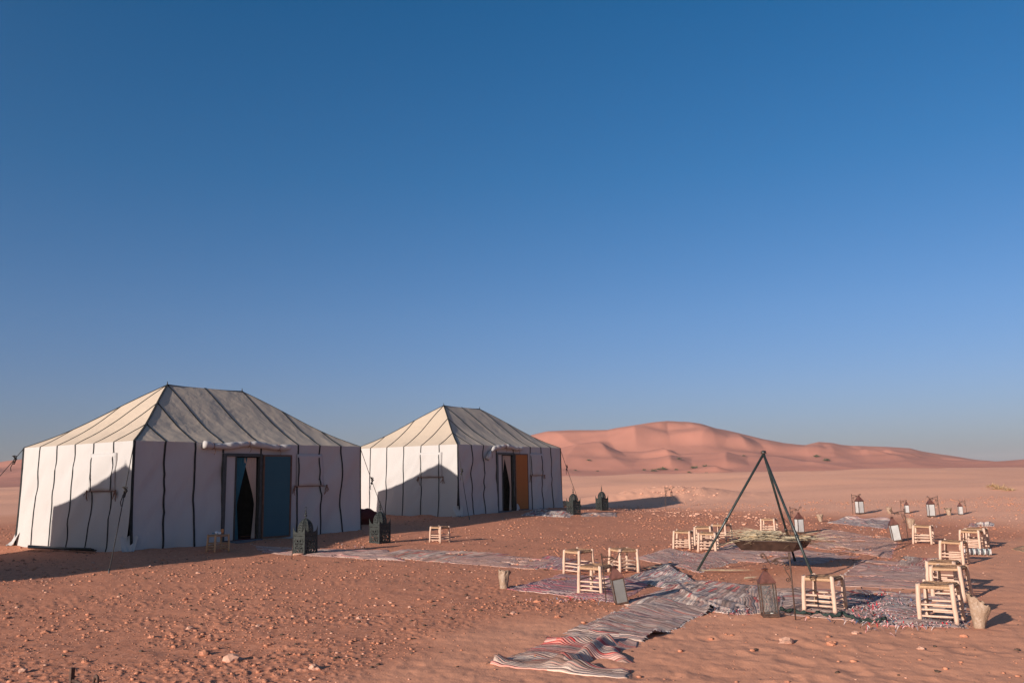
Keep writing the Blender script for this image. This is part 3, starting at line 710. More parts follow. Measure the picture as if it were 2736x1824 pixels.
        for t in ties:
            i = int(t * 48); c = P[i]; m = MB(); m.tube(spiral(c, R[i] + .006, R[i] + .006, 0, 6.5, 16, (0, 1, 0), (0, 0, 1)), .008, 5)
            m.tube([(c[0], c[1] - .07, c[2] - .05), (c[0] + .02, c[1] - .08, c[2] - .14), (c[0] - .01, c[1] - .07, c[2] - .2)], .006, 5); m.ob('tie_cord', M_browntie, rl, True)
    # guy ropes
    def rope(a, b, knot, w=.009):
        a = Vector(a); wx = T[0] + b[0] * ca - b[1] * sa; wy = T[1] + b[0] * sa + b[1] * ca
        b = Vector((b[0], b[1], hz(wx, wy) - tz - .02)); m = MB(); P = [a.lerp(b, i / 14) + Vector((0, 0, -.05 * math.sin(math.pi * i / 14))) for i in range(15)]
        m.tube(P, w, 6); rp = m.ob('guy_rope', M_rope, root, True)
        k = a.lerp(b, knot); m = MB()
        pts = [k + Vector((.035 * math.sin(i * 1.1), .035 * math.cos(i * 1.7), .10 * math.sin(i * .5) - .03)) for i in range(16)]; m.tube(pts, w * 1.4, 6)
        m.tube([k, k + Vector((-.05, -.02, -.12)), k + Vector((-.09, -.02, -.22)), k + Vector((-.07, -.02, -.30))], w, 5); m.ob('rope_knot', M_rope, rp, True)
        m = MB(); m.tube([b + Vector((0, 0, .10)), b + Vector((.02, 0, -.1))], .012, 6); m.ob('tent_peg', M_frame, rp, True)
    return root, rope
t1, rope1 = build_tent(TENT1, 'nearer of the two white canvas tents, with an open blue door leaf', True, M_blue, 778, 1, TZ1)
def loc_of(T, px, py):
    g = gp(px, py); dx, dy = g[0] - T[0], g[1] - T[1]; c, s_ = math.cos(T[2]), math.sin(T[2]); return (dx * c + dy * s_, -dx * s_ + dy * c)
rope1((0, 0, THW - .01), loc_of(TENT1, 290, 1532), .42); rope1((0, TD, THW - .01), (-1.5, TD + 1.0), .10)
rope1((TL, 0, THW - .02), loc_of(TENT1, 1030, 1378), .42)
t2, rope2 = build_tent(TENT2, 'farther white canvas tent with an open orange door leaf', True, M_orange, 1411, 2, TZ2, tidy=False)
rope2((0, 0, THW - .01), loc_of(TENT2, 1254, 1388), .36); rope2((TL, 0, THW - .02), loc_of(TENT2, 1552, 1352), .28); rope2((0, TD, THW - .02), (-.9, TD + .9), .3)
t0, _r = build_tent(TENT0, 'canvas tent outside the picture on the left that throws its shadow on its neighbour', False, None, 0, 3, TZ0, visible=False)
# ------------------------------------------------------------------ stools
def build_stool(var):
    rn = random.Random(50 + var)
    root = thing('wooden_stool', '', 'stool'); h = .366; a, b = .160, .154
    C = [(-1, -1), (1, -1), (1, 1), (-1, 1)]; legs = []
    for i, (sx, sy) in enumerate(C):
        p0 = Vector((sx * (a + .008), sy * (a + .008), -.012)); p1 = Vector((sx * b, sy * b, h + rn.uniform(-.004, .006))); P = []; R = []
        for k in range(8):
            q = k / 7; P.append(p0.lerp(p1, q) + Vector((rn.uniform(-.0025, .0025), rn.uniform(-.0025, .0025), 0))); R.append(.0235 + rn.uniform(-.0018, .0018) - .001 * q)
        P.append(p1 + Vector((0, 0, .004))); R.append(.0165)
        MB().tube(P, R, 12).ob('leg', M_wood, root, True)
    for i in range(4):
        (x0, y0), (x1, y1) = C[i], C[(i + 1) % 4]
        for j, z in enumerate((.062, .118, .172)):
            z += .018 * (i % 2) + rn.uniform(-.004, .004); q = z / h; w = a + (b - a) * q
            P = [Vector((x0 * w, y0 * w, z)), Vector((x0 * w * .6 + x1 * w * .4, y0 * w * .6 + y1 * w * .4, z + rn.uniform(-.003, .003))), Vector((x1 * w, y1 * w, z))]
            P = [P[0], P[0].lerp(P[1], .4), P[1], P[1].lerp(P[2], .6), P[2]]
            MB().tube(P, [.0075, .0105, .0115, .0105, .0075], 8).ob('rung', M_wood, root, True)
        P = [Vector((x0 * b, y0 * b, h - .028)), Vector((x1 * b, y1 * b, h - .028))]; n = 40; PP = [P[0].lerp(P[1], k / n) for k in range(n + 1)]
        MB().tube(PP, [.0165 + .0018 * (k % 2) + rn.uniform(-.0005, .0005) for k in range(n + 1)], 8).ob('wrapped_rail', M_cord, root, True)
    V = []; n = 26; b2 = b + .006
    for i in range(n + 1):
        for j in range(n + 1):
            x, y = (i / n * 2 - 1), (j / n * 2 - 1); m = max(abs(x), abs(y)); mn = min(abs(x), abs(y))
            z = h + .002 - .012 * (1 - m ** 2) - .008 * math.exp(-((m - mn) / .10) ** 2) * m + .0025 * math.sin(m * 44) + rn.uniform(-.0015, .0015)
            if m > .93: z -= (m - .93) * .12
            ex = 1 - .03 * (1 - mn); V.append((x * b2 * ex, y * b2 * ex, z))
    ob('seat', mesh('seat', V, [(i * (n + 1) + j, (i + 1) * (n + 1) + j, (i + 1) * (n + 1) + j + 1, i * (n + 1) + j + 1) for i in range(n) for j in range(n)]), M_straw, root)
    return root
protos = [build_stool(0), build_stool(1), build_stool(2)]; ptrees = [tree_of(p) for p in protos]; pused = [False] * 3
ST = [  # centre of the feet in the photo, yaw, scale, label
 (1547, 1531, 43, 1.0, 'stool standing behind the nearest one on the purple rug, left of the leaning lantern'),
 (1666, 1528, 59, 1.0, 'stool right of the leaning lantern, with its front leg left of its middle'),
 (1594, 1584, 30, 1.0, 'stool on the front edge of the purple rug, touching the post of the leaning lantern'),
 (1175, 1449, 42, 1.0, 'lone stool on bare ground between the two tents'),
 (582, 1474, 60, .98, 'darker stool in the shade by the blue tent door, holding cups'),
 (1431, 1359, 58, 1.0, 'small looking stool in the shade beside the orange tent door'),
 (1826, 1466, 12, 1.0, 'leftmost stool of the cluster behind the left tripod leg'),
 (1893, 1472, 10, 1.0, 'stool crossed by the left leg of the tripod'),
 (1882, 1455, 6, 1.05, 'stool hidden behind the one crossed by the tripod leg'),
 (1930, 1443, 25, 1.0, 'rearmost stool of the cluster, against the fronds left of the pan'),
 (2056, 1425, 12, 1.0, 'stool showing above the palm fronds of the fire pan'),
 (2205, 1632, 20, 1.0, 'stool in front of the right tripod leg beside the hook post'),
 (2468, 1452, 8, 1.0, 'stool just right of the white lantern by its hook post'),
 (2613, 1460, 9, 1.0, 'farthest stool at the right, behind its twin beside the rolled rag'),
 (2598, 1468, 12, 1.0, 'stool overlapping the farthest one at the right, beside the rolled rag'),
 (2551, 1507, 14, 1.0, 'third stool counted up the right hand row from the paper bag, standing clear behind two'),
 (2527, 1576, 12, 1.0, 'stool mostly hidden behind another in the right hand row'),
 (2545, 1597, 14, 1.0, 'second stool of the right hand row, directly behind the nearest'),
 (2517, 1657, 12, 1.0, 'nearest stool at the right, next to the tall paper bag')]
for i, (px, py, yaw, sc, lab) in enumerate(ST):
    k = i % 3; g = gp(px, py)
    if not pused[k]: o = protos[k]; pused[k] = True
    else: o = copy_tree(protos[k], ptrees[k])
    o.location = (g[0], g[1], g[2] + .002); az = math.atan2(g[0], g[1]); o.rotation_euler = (random.uniform(-.035, .035), random.uniform(-.035, .035), -math.radians(yaw) - az); o.scale = (sc, sc, sc)
    tag(o, lab, 'stool', 'low wooden stools with woven seats')
    if i == 4: stool_tent = o
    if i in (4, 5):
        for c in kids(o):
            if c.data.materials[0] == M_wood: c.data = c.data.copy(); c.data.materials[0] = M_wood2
# ------------------------------------------------------------------ pierced iron lanterns
def pierced(name, w, h, nx, nz, fn, th=.006, wtop=None):
    V = []; Fc = []
    for i in range(nx + 1):
        for j in range(nz + 1):
            q = j / nz; ww = w
            V.append(((i / nx - .5) * ww, 0, h * q))
    st = nz + 1
    for i in range(nx):
        for j in range(nz):
            if not fn((i + .5) / nx * 2 - 1, (j + .5) / nz * 2 - 1): Fc.append((i * st + j, (i + 1) * st + j, (i + 1) * st + j + 1, i * st + j + 1))
    n = len(V); V2 = [(x, y + th, z) for x, y, z in V]; Fs = set(Fc); out = list(Fc) + [tuple(k + n for k in f[::-1]) for f in Fc]
    ed = {}
    for f in Fc:
        for a in range(4):
            e = (f[a], f[(a + 1) % 4]); ed[tuple(sorted(e))] = ed.get(tuple(sorted(e)), []) + [e]
    for k, es in ed.items():
        if len(es) == 1: a, b = es[0]; out.append((b, a, a + n, b + n))
    return mesh(name, V + V2, out, False)
def panelfn(x, y):
    if abs(x) > .86 or y < -.93 or y > .93: return False
    if y > .66:   # band of small holes
        return (math.sin(x * 30) > .3) and (math.sin(y * 34) > -.1)
    yy = (y + .14) / .80; r = math.hypot(x / .86, yy / .98); t = math.atan2(yy, x)
    if r < .14: return False
    p = math.cos(8 * t)
    if r < .50: return p > .15 and abs(r - .32) < .15
    if r < .86: return (math.cos(8 * t + math.pi) > .05 and abs(r - .66) < .12) or (math.cos(16 * t) > .55 and abs(r - .55) < .05)
    if r < 1.15: return math.cos(4 * t + math.pi) > .55 and (math.sin(r * 38) > 0)
    return False
def build_big():
    root = thing('pierced_iron_lantern', '', 'lantern'); w = .335; hb = .42
    pm = pierced('side_panel', w, hb, 44, 54, panelfn)
    for k in range(4):
        a = k * math.pi / 2; o = ob('side_panel', pm, M_lant, root, loc=(math.sin(a) * w / 2, -math.cos(a) * w / 2, 0), rot=(0, 0, a))
    for sx in (-1, 1):
        for sy in (-1, 1): MB().box((sx * (w / 2 - .002), sy * (w / 2 - .002), hb / 2), (.016, .016, hb)).ob('corner_post', M_lant, root)
    MB().box((0, 0, .012), (w - .02, w - .02, .012)).ob('base_plate', M_lant, root)
    MB().box((0, 0, hb + .006), (w + .022, w + .022, .016)).ob('cornice', M_lant, root)
    for k in range(4):   # crown plates rising to a point at each corner
        a = k * math.pi / 2; m = MB(); hw = w / 2 + .006
        xs = [i / 16 * 2 - 1 for i in range(17)]; V = []
        for yoff in (0, .006):
            for x in xs:
                V.append((x * hw, -hw + yoff, hb + .014)); V.append((x * hw, -hw + yoff, hb + .02 + .125 * abs(x) ** 4.5 + .012 * abs(math.sin(x * 14))))
        Fc = [];n = 34
        for i in range(16): q = i * 2; Fc += [(q, q + 2, q + 3, q + 1), (q + n, q + n + 1, q + n + 3, q + n + 2), (q + 1, q + 3, q + n + 3, q + n + 1)]
        Fc += [(0, 1, n + 1, n), (32, 32 + n, 33 + n, 33)]
        me = mesh('crown_plate', V, Fc, False); ob('crown_plate', me, M_lant, root, rot=(0, 0, a))
    # eight sided pierced dome
    def prof(q): q = min(q, 1); return .160 * max(.012, (1 - q ** 2.5)) ** .58 * (1 + .04 * math.sin(q * 3.1)), .285 * q
    V = []; Fc = []; nq = 30; nx = 8
    for s in range(8):
        a0, a1 = s * math.pi / 4 + math.pi / 8, (s + 1) * math.pi / 4 + math.pi / 8; base = len(V)
        for j in range(nq + 1):
            r, z = prof(j / nq)
            for i in range(nx + 1):
                f = i / nx; x = r * (math.cos(a0) * (1 - f) + math.cos(a1) * f); y = r * (math.sin(a0) * (1 - f) + math.sin(a1) * f); V.append((x, y, hb + .014 + z))
        for j in range(nq):
            for i in range(nx):
                u, v = (i + .5) / nx * 2 - 1, (j + .5) / nq
                hole = abs(u) < .75 and .10 < v < .85 and (math.sin(v * 36 + abs(u) * 3) > .25) and (math.cos(u * 9) > -.1) and abs(u) > .12
                if not hole: b = base + j * (nx + 1) + i; Fc.append((b, b + 1, b + nx + 2, b + nx + 1))
    me = mesh('dome', V, Fc, False); d = ob('dome', me, M_lant, root); sm = d.modifiers.new('thick', 'SOLIDIFY'); sm.thickness = .005
    m = MB(); zt = hb + .014 + .27
    for s in range(8):
        a = s * math.pi / 4 + math.pi / 8; m.tube([(prof(j / 12)[0] * math.cos(a), prof(j / 12)[0] * math.sin(a), hb + .014 + prof(j / 12)[1]) for j in range(13)], .005, 5)
    m.ob('dome_ribs', M_lant, root, True)
    fz = hb + .31; pr = [(.028, -.03), (.010, 0), (.006, .02)]
    for c, r in ((.045, .031), (.097, .025), (.140, .019)):
        for k in range(7): t = -math.pi / 2 + math.pi * k / 6; pr.append((max(.005, r * math.cos(t)), c + r * .8 * math.sin(t)))
    pr += [(.004, .16), (.001, .17)]
    MB().lathe(pr, 12, (0, 0, fz)).ob('finial', M_lant, root, True)
    MB().tube(spiral((0, 0, fz + .195), .028, .024, -math.pi / 2, math.pi * 1.15, 16, (1, 0, 0), (0, 0, 1)), .004, 5).ob('hanging_hook', M_lant, root, True)
    return root
big = build_big(); bt = tree_of(big)
for i, (px, py, sc, yaw, lab) in enumerate([(815, 1480, 1.03, 42, 'nearest dark pierced iron lantern, left end of the rug path, taller looking than the rest'),
        (1015, 1450, 1.04, 42, 'dark domed iron lantern standing before the gap between the tents'),
        (1533, 1373, 1.0, 42, 'dark domed iron lantern at the foot of the rope of the farther tent'),
        (1609, 1362, .98, 42, 'dark domed iron lantern farthest right, out on the open sand')]):
    o = big if i == 0 else copy_tree(big, bt); g = gp(px, py); az = math.atan2(g[0], g[1])
    o.location = (g[0], g[1], g[2] - .01); o.rotation_euler = (0, 0, math.radians(yaw) - az); o.scale = (sc,) * 3; tag(o, lab, 'lantern', 'dark pierced iron floor lanterns')
# ------------------------------------------------------------------ glass lanterns and their hook posts
def build_glasslant(milky, wf=1.0):
    root = thing('glass_lantern', '', 'lantern'); w = .155 * wf; h = .345; G = M_milk if milky else M_clear
    MB().box((0, 0, .010), (w * 1.10, w * 1.10, .02)).ob('base_plate', M_rust, root)
    for sx in (-1, 1):
        for sy in (-1, 1): MB().box((sx * w / 2, sy * w / 2, h / 2 + .012), (.012, .012, h - .016)).ob('corner_post', M_rust, root)
    for k in range(4):
        a = k * math.pi / 2; e = bpy.data.objects.new('window', None); COL.objects.link(e); e.parent = root; e.location = (0, 0, 0); e.rotation_euler = (0, 0, a)
        MB().box((0, -w / 2 + .001, .029), (w - .016, .008, .014)).ob('bottom_rail', M_rust, e)
        MB().box((0, -w / 2 + .001, h - .004), (w - .016, .008, .014)).ob('top_rail', M_rust, e)
        MB().box((0, -w / 2 + .002, h / 2 + .012), (w - .014, .0025, h - .048)).ob('pane', G, e)
    m = MB(); m.add([(-w * .56, -w * .56, h + .003), (w * .56, -w * .56, h + .003), (w * .56, w * .56, h + .003), (-w * .56, w * .56, h + .003),
                     (-w * .56, -w * .56, h + .012), (w * .56, -w * .56, h + .012), (w * .56, w * .56, h + .012), (-w * .56, w * .56, h + .012),
                     (-.02, -.02, h + .125), (.02, -.02, h + .125), (.02, .02, h + .125), (-.02, .02, h + .125)],
                    [(0, 3, 2, 1), (0, 1, 5, 4), (1, 2, 6, 5), (2, 3, 7, 6), (3, 0, 4, 7), (4, 5, 9, 8), (5, 6, 10, 9), (6, 7, 11, 10), (7, 4, 8, 11), (8, 9, 10, 11)])
    m.ob('roof', M_roofrust, root)
    m = MB(); m.lathe([(.012, h + .122), (.018, h + .135), (.034, h + .148), (.036, h + .151), (.010, h + .152)], 8)
    for k in range(4): a = k * math.pi / 2; m.tube([(.034 * math.cos(a), .034 * math.sin(a), h + .150), (.022 * math.cos(a), .022 * math.sin(a), h + .115)], .003, 4)
    m.ob('crown', M_roofrust, root)
    MB().tube(spiral((0, 0, h + .170), .016, .016, 0, 6.28, 14, (1, 0, 0), (0, 0, 1)), .003, 5).ob('ring', M_rust, root, True)
    MB().lathe([(.001, .022), (.018, .022), (.018, .036), (.002, .036)], 12, (.02, -.02, 0)).ob('candle', M_candle, root, True)
    return root
def build_post():
    root = thing('hook_post', '', 'hook post'); H = .63; ex = (1, 0, 0); ez = (0, 0, 1)
    MB().tube([(0, 0, -.12), (0, 0, .3), (0, 0, H)], [.0075, .008, .009], 8).ob('rod', M_rust, root, True)
    MB().box((0, 0, H - .015), (.022, .022, .07)).ob('rod_cap', M_rust, root)
    P = [(0, 0, H - .035), (.05, 0, H - .035), (.11, 0, H - .04), (.15, 0, H - .05), (.175, 0, H - .075), (.19, 0, H - .085), (.205, 0, H - .075), (.225, 0, H - .045), (.24, 0, H - .015)]
    P += [tuple(v) for v in spiral((.262, 0, H - .012), .022, .012, math.pi, -math.pi * .6, 14, ex, ez)]
    MB().tube(P, .0085, 7).ob('arm', M_rust, root, True)
    m = MB()
    m.tube(spiral((.135, 0, H - .082), .006, .026, 0, 4.2 * math.pi / 2 + 3, 26, ex, ez), .0052, 5)
    a = spiral((.135, 0, H - .082), .006, .026, 0, 4.2 * math.pi / 2 + 3, 26, ex, ez)[-1]
    b = spiral((.035, 0, H - .245), .024, .006, math.pi * .9, math.pi * 3.6, 26, ex, ez)
    m.tube([a, a + Vector((-.045, 0, .012)), Vector((.062, 0, H - .12)), Vector((.045, 0, H - .17)), Vector((.02, 0, H - .21)), b[0]], .0052, 5)
    m.tube(b, .0052, 5); m.ob('scroll', M_rust, root, True)
    MB().tube(spiral((.040, 0, H - .115), .034, .006, math.pi * 1.0, math.pi * 4.4, 34, ex, ez), .0052, 5).ob('scroll', M_rust, root, True)
    MB().tube([(.19, 0, H - .082), (.192, 0, H - .10), (.189, 0, H - .12)], .0028, 5).ob('hook_link', M_rust, root, True)
    return root
GL = {True: build_glasslant(True), False: build_glasslant(False)}; GT = {k: tree_of(v) for k, v in GL.items()}; GU = {True: False, False: False}
post0 = build_post(); pt = tree_of(post0); PU = [False]
def glass(px, py, sc, milky, yaw, lab, tilt=(0, 0), hz_=0.0):
    o = GL[milky] if not GU[milky] else copy_tree(GL[milky], GT[milky]); GU[milky] = True; g = gp(px, py); az = math.atan2(g[0], g[1])
    o.location = (g[0], g[1], g[2] + hz_ + .002); o.scale = (sc,) * 3
    o.rotation_euler = (Matrix.Rotation(-az, 3, 'Z') @ Matrix.Rotation(tilt[0], 3, 'Y') @ Matrix.Rotation(tilt[1], 3, 'X') @ Matrix.Rotation(math.radians(yaw), 3, 'Z')).to_euler(); tag(o, lab, 'lantern', 'rusty glass lanterns')
    return o
def post(px, py, hgt, side, yaw, lab, tilt=0.0):
    o = post0 if not PU[0] else copy_tree(post0, pt); PU[0] = True; g = gp(px, py); az = math.atan2(g[0], g[1]); s = hgt / .63
    o.location = (g[0], g[1], g[2]); o.scale = (s, s, s)
    o.rotation_euler = (Matrix.Rotation(-az, 3, 'Z') @ Matrix.Rotation(tilt, 3, 'Y') @ Matrix.Rotation((0 if side > 0 else math.pi) + math.radians(yaw), 3, 'Z')).to_euler(); tag(o, lab, 'hook post', 'scrolled iron hook posts')
    return o
lean_ = glass(1661, 1612, .90, True, 8, 'leaning glass lantern with a rusty roof beside the stools at left of the rugs', (-.16, .12))
post(1620, 1607, .56, 1, 15, 'iron hook post in front of the nearest left stool', -.07)
glass(2058, 1648, .98, False, 10, 'nearest glass lantern, standing on sand with a small candle inside', (-.05, 0))
post(2126, 1656, .655, -1, -10, 'tall hook post with scrolls, right of the nearest glass lantern', -.03)
glass(2137, 1424, 1.0, True, 30, 'reddish roofed lantern behind the right tripod legs', (0, 0))
post(2115, 1421, .62, 1, 10, 'hook post seen between the two right tripod legs', 0)
glass(2298, 1373, 1.20, True, 35, 'tall white paned lantern under a hook post, left of the far row')
post(2279, 1373, .64, 1, 0, 'hook post at the left end of the far row of lanterns', 0)
glass(2424, 1370, .74, True, 12, 'small lantern second in the far row')
post(2408, 1371, .43, 1, 0, 'short hook post above the second, small lantern of the far row')
glass(2489, 1381, 1.08, True, 22, 'tall white lantern third in the far row, hanging from a post on its right')
post(2512, 1383, .62, -1, 0, 'tall hook post at the right of the third far lantern', -.04)
glass(2567, 1374, .72, True, 15, 'small lantern at the right end of the far row')
post(2584, 1372, .41, -1, 0, 'short hook post at the right end of the far row', -.06)
glass(2397, 1446, 1.02, True, 12, 'white paned lantern tilted left, between the far rug and the right stools', (-.13, .05))
post(2427, 1446, .66, -1, -15, 'hook post between the tilted white lantern and a stool', -.04)
post(1779, 1357, .86, 1, 0, 'lone hook post far off in front of the stony mound')
g9 = gp(1779, 1357); az9 = math.atan2(g9[0], g9[1])
o = glass(1798, 1357, .62, False, 20, 'small lantern hanging in the air from the lone far post', (0, 0), .36)
o.location = (g9[0] + .26 * math.cos(az9), g9[1] - .26 * math.sin(az9), g9[2] + .86 - .115 - .115)
o.scale = (.5,) * 3; o.location.z = g9[2] + .86 - .14 - .5 * .52
for w_ in kids(lean_):
    for c_ in kids(w_):
        if c_.data and c_.data.materials[0] == M_milk: c_.data = c_.data.copy(); c_.data.materials[0] = M_grey
# hook post cut by the lower left edge of the picture
d = ray(193, 1790); rr_ = (.66 - 1.5) / d[2]; o = post(193, 1824, .66, 1, -62, 'dark iron hook rising at the lower left corner of the picture')
o.location = (d[0] * rr_, d[1] * rr_, hz(d[0] * rr_, d[1] * rr_)); o.scale = (.8, .8, .66 / .63)
# ------------------------------------------------------------------ tripod, fire pan, fronds
F1, F2, F3 = gp(1858, 1527), gp(2177, 1547), gp(2126, 1499)
AP = Vector((float((F1[0] + F2[0] + F3[0]) / 3), float((F1[1] + F2[1] + F3[1]) / 3), 0)); r_ = ray(2040, 1207); k_ = AP.xy.length / math.hypot(r_[0], r_[1]); AP = Vector((r_[0] * k_, r_[1] * k_, CAMZ + r_[2] * k_))
tri = thing('iron_tripod', 'tall dark green iron tripod standing over the fire pan', 'tripod', (AP.x, AP.y, 0))
def L(v): return Vector((float(v[0]) - AP.x, float(v[1]) - AP.y, float(v[2])))
top = Vector((0, 0, AP.z))
for i, f in enumerate((F1, F2, F3)):
    a = L(f) - Vector((0, 0, .04)); d = (top - a).normalized(); off = Vector((math.cos(i * 2.1), math.sin(i * 2.1), 0)) * .018
    P = [a, a.lerp(top + off, .5), top + off + d * .015]
    lg = MB().tube(P, [.019, .0195, .0195], 12).ob('leg', M_pole, tri, True)
    c = a.lerp(top + off, .32 + .12 * (i == 0)); MB().tube([c - d * .03, c + d * .03], .026, 10).ob('clamp', M_pole, lg, True)
m = MB(); m.tube([top + Vector((-.04, 0, .0)), top + Vector((.04, .01, .005))], .014, 8); m.tube(spiral(top - Vector((0, 0, .02)), .04, .038, 0, 12.6, 26, (1, 0, 0), (0, 1, 0)), .008, 6); m.ob('binding_wire', M_rust, tri, True)
PC = Vector((0, 0, 0)); rp = ray(2066, 1437); rad = AP.xy.length * .995; kk = rad / math.hypot(rp[0], rp[1]); PC = Vector((rp[0] * kk, rp[1] * kk, CAMZ + rp[2] * kk))
pan = thing('fire_pan', 'square rusty fire pan hung inside the tripod, heaped with palm fronds', 'fire pan', (PC.x, PC.y, PC.z), (0, 0, -math.radians(16) - math.atan2(PC.x, PC.y)))
a0, a1, hh = .50, .385, .155; V = []
for (a, z) in ((a1, -hh), (a0, 0), (a0 + .018, 0), (a0 + .018, -.012), (a0 - .002, -.014), (a1 + .002, -hh - .006)):
    for sx, sy in ((-1, -1), (1, -1), (1, 1), (-1, 1)): V.append((sx * a, sy * a, z))
Fc = [(0, 1, 2, 3)]
for k in range(5):
    for i in range(4): j = (i + 1) % 4; Fc.append((k * 4 + i, k * 4 + j, k * 4 + 4 + j, k * 4 + 4 + i))
Fc.append((23, 22, 21, 20)); ob('pan', mesh('pan', V, Fc, False), M_pan, pan)
m = MB()
for i, f in enumerate((F1, F2, F3)):
    a = L(f); c = a.lerp(top, .42); cw = Vector((c.x + AP.x, c.y + AP.y, c.z)); inv = Matrix.Rotation(-pan.rotation_euler.z, 4, 'Z'); lc = inv @ (cw - PC)
    tgt = [Vector((-a0, -.1, 0)), Vector((.2, -a0, 0)), Vector((.3, a0, 0))][i]; MB().tube([lc, tgt], .0035, 5).ob('hanging_wire', M_rust, pan, True)
def reed(m, p, d, ln, w, bend=.05, rn=random):
    d = d.normalized(); up = Vector((0, 0, 1)); s = d.cross(up).normalized(); P = []; n = 4
    V = []
    for k in range(n + 1):
        q = k / n; c = p + d * ln * q + up * (-bend * q * q * ln); ww = w * (1 - .8 * q)
        V += [c - s * ww, c + up * ww * .5, c + s * ww, c - up * ww * .3]
    Fc = []
    for k in range(n):
        for i in range(4): j = (i + 1) % 4; Fc.append((k * 4 + i, k * 4 + j, k * 4 + 4 + j, k * 4 + 4 + i))
    m.add(V, Fc)
rz = pan.rotation_euler.z
azp = math.atan2(PC.x, PC.y); RX = Vector((math.cos(azp), -math.sin(azp), 0)); RY = Vector((math.sin(azp), math.cos(azp), 0))
rn = random.Random(3); mp_ = MB(); md = MB()
for i in range(160):      # fans of blades spreading left and right from two bundles
    if i < 105: c = PC + RX * rn.uniform(-.30, .20) + RY * rn.uniform(-.42, .42) + Vector((0, 0, rn.uniform(-.02, .10))); an = math.radians(rn.gauss(180, 24)); el = rn.uniform(-.02, .32); ln = rn.uniform(.25, .66)
    else: c = PC + RX * rn.uniform(-.05, .45) + RY * rn.uniform(-.42, .42) + Vector((0, 0, rn.uniform(-.03, .03))); an = math.radians(rn.gauss(5, 14)); el = rn.uniform(-.02, .16); ln = rn.uniform(.25, .75)
    d = RX * math.cos(an) + RY * math.sin(an) * .8 + Vector((0, 0, el)); reed(md if rn.random() < .16 else mp_, c, d, ln, rn.uniform(.010, .019), rn.uniform(.0, .3))
for i in range(140):
    c = PC + RX * rn.uniform(-.45, .45) + RY * rn.uniform(-.42, .42) + Vector((0, 0, -.06)); d = Vector((rn.uniform(-1, 1), rn.uniform(-1, 1), rn.uniform(0, .45))); reed(mp_ if rn.random() < .7 else md, c, d, rn.uniform(.2, .4), rn.uniform(.004, .012), .2)
for i in range(40):
    c = PC + RX * rn.uniform(.1, .4) + RY * rn.uniform(0, .42); d = RX * rn.uniform(-.3, 1) + Vector((0, 0, rn.uniform(.2, .7))) + RY * rn.uniform(-.3, .3); reed(md, c, d, rn.uniform(.12, .30), .005, .2)
o = mp_.ob('dry_palm_leaves', M_reed); tag(o, 'pale dry palm leaves piled across the fire pan', 'palm leaves', kind='stuff')
o = md.ob('brown_palm_stems', M_reed2); tag(o, 'brown dead palm stems sticking out of the pale pile in the pan', 'palm stems', kind='stuff')
for (pa, pb, n, lab) in (((1862, 1530), (2020, 1531), 9, 'long pale palm frond lying at the foot of the left tripod leg'), ((1985, 1553), (2028, 1550), 10, 'short pale palm frond lying on the sand left of the nearest lantern'),
                         ((1720, 1524), (1790, 1516), 6, 'palm stalk lying on the curled rug near the stools')):
    a, b = Vector(gp(*pa)), Vector(gp(*pb)); m = MB()
    for i in range(n):
        w = (b - a); reed(m, a + w * rn.uniform(0, .25) + Vector((0, rn.uniform(-.04, .04), rn.uniform(.03, .05))), w + Vector((0, rn.uniform(-.1, .1) * w.length, 0)), w.length * rn.uniform(.5, .9), .007, -.01)
    tag(m.ob('palm_frond', M_reed), lab, 'palm frond', 'palm fronds on the ground')
# ------------------------------------------------------------------ paper bags
def bag(px, py, h, r0, r1, lab, lean=(0, 0), tip=0.0, yaw=0, seed=0):
    g = gp(px, py); az = math.atan2(g[0], g[1]); nk, nz = 28, 18; V = []
    o_ = thing('paper_bag', lab, 'paper bag', (g[0], g[1], g[2] - .006), (Matrix.Rotation(-az, 3, 'Z') @ Matrix.Rotation(lean[0], 3, 'Y') @ Matrix.Rotation(lean[1], 3, 'X')).to_euler(), 'crumpled paper candle bags')
    for lay in (0, 1):
        for j in range(nz + 1):
            q = j / nz
            for k in range(nk):
                t = 2 * math.pi * k / nk; r = r0 + (r1 - r0) * q
                flat = 1 - .38 * q; x = math.cos(t) * r * (1 + .12 * q); y = math.sin(t) * r * flat
                c = (float(fbm(math.cos(t) * 2.2 + seed * 7, math.sin(t) * 2.2 + q * 3.5, seed, 3)) - .5) * .075 * (.25 + q * q); c += (abs(float(vn(k * .9, q * 5, seed + 4)) - .5)) * .018 * q
                s = 1 + c / max(r, .01) - lay * .03
                z = h * q * (1 + tip * math.cos(t - math.pi) * q) + .012 * q * math.sin(k * 2.3 + seed)
                V.append((x * s, y * s, z))
    Fc = []; N = nk * (nz + 1)
    for j in range(nz):
        for k in range(nk): k2 = (k + 1) % nk; Fc.append((j * nk + k, j * nk + k2, (j + 1) * nk + k2, (j + 1) * nk + k)); Fc.append(tuple(i + N for i in ((j + 1) * nk + k, (j + 1) * nk + k2, j * nk + k2, j * nk + k)))
    for k in range(nk): k2 = (k + 1) % nk; Fc.append((nz * nk + k, nz * nk + k2, N + nz * nk + k2, N + nz * nk + k))
    Fc.append(tuple(range(nk))[::-1]); ob('bag_paper', mesh('bag_paper', V, Fc), M_bag, o_)
    MB().lathe([(.001, .02), (r0 * .7, .02), (r0 * .7, .05), (.001, .05)], 12).ob('bag_sand', MS, o_, True)
bag(2617, 1677, .262, .048, .086, 'largest paper bag, leaning open at the lower right beside the nearest stool', (.10, -.04), .22, seed=1)
bag(1346, 1571, .245, .056, .066, 'paper bag at the left tip of the purple rug', (.04, 0), .03, seed=2)
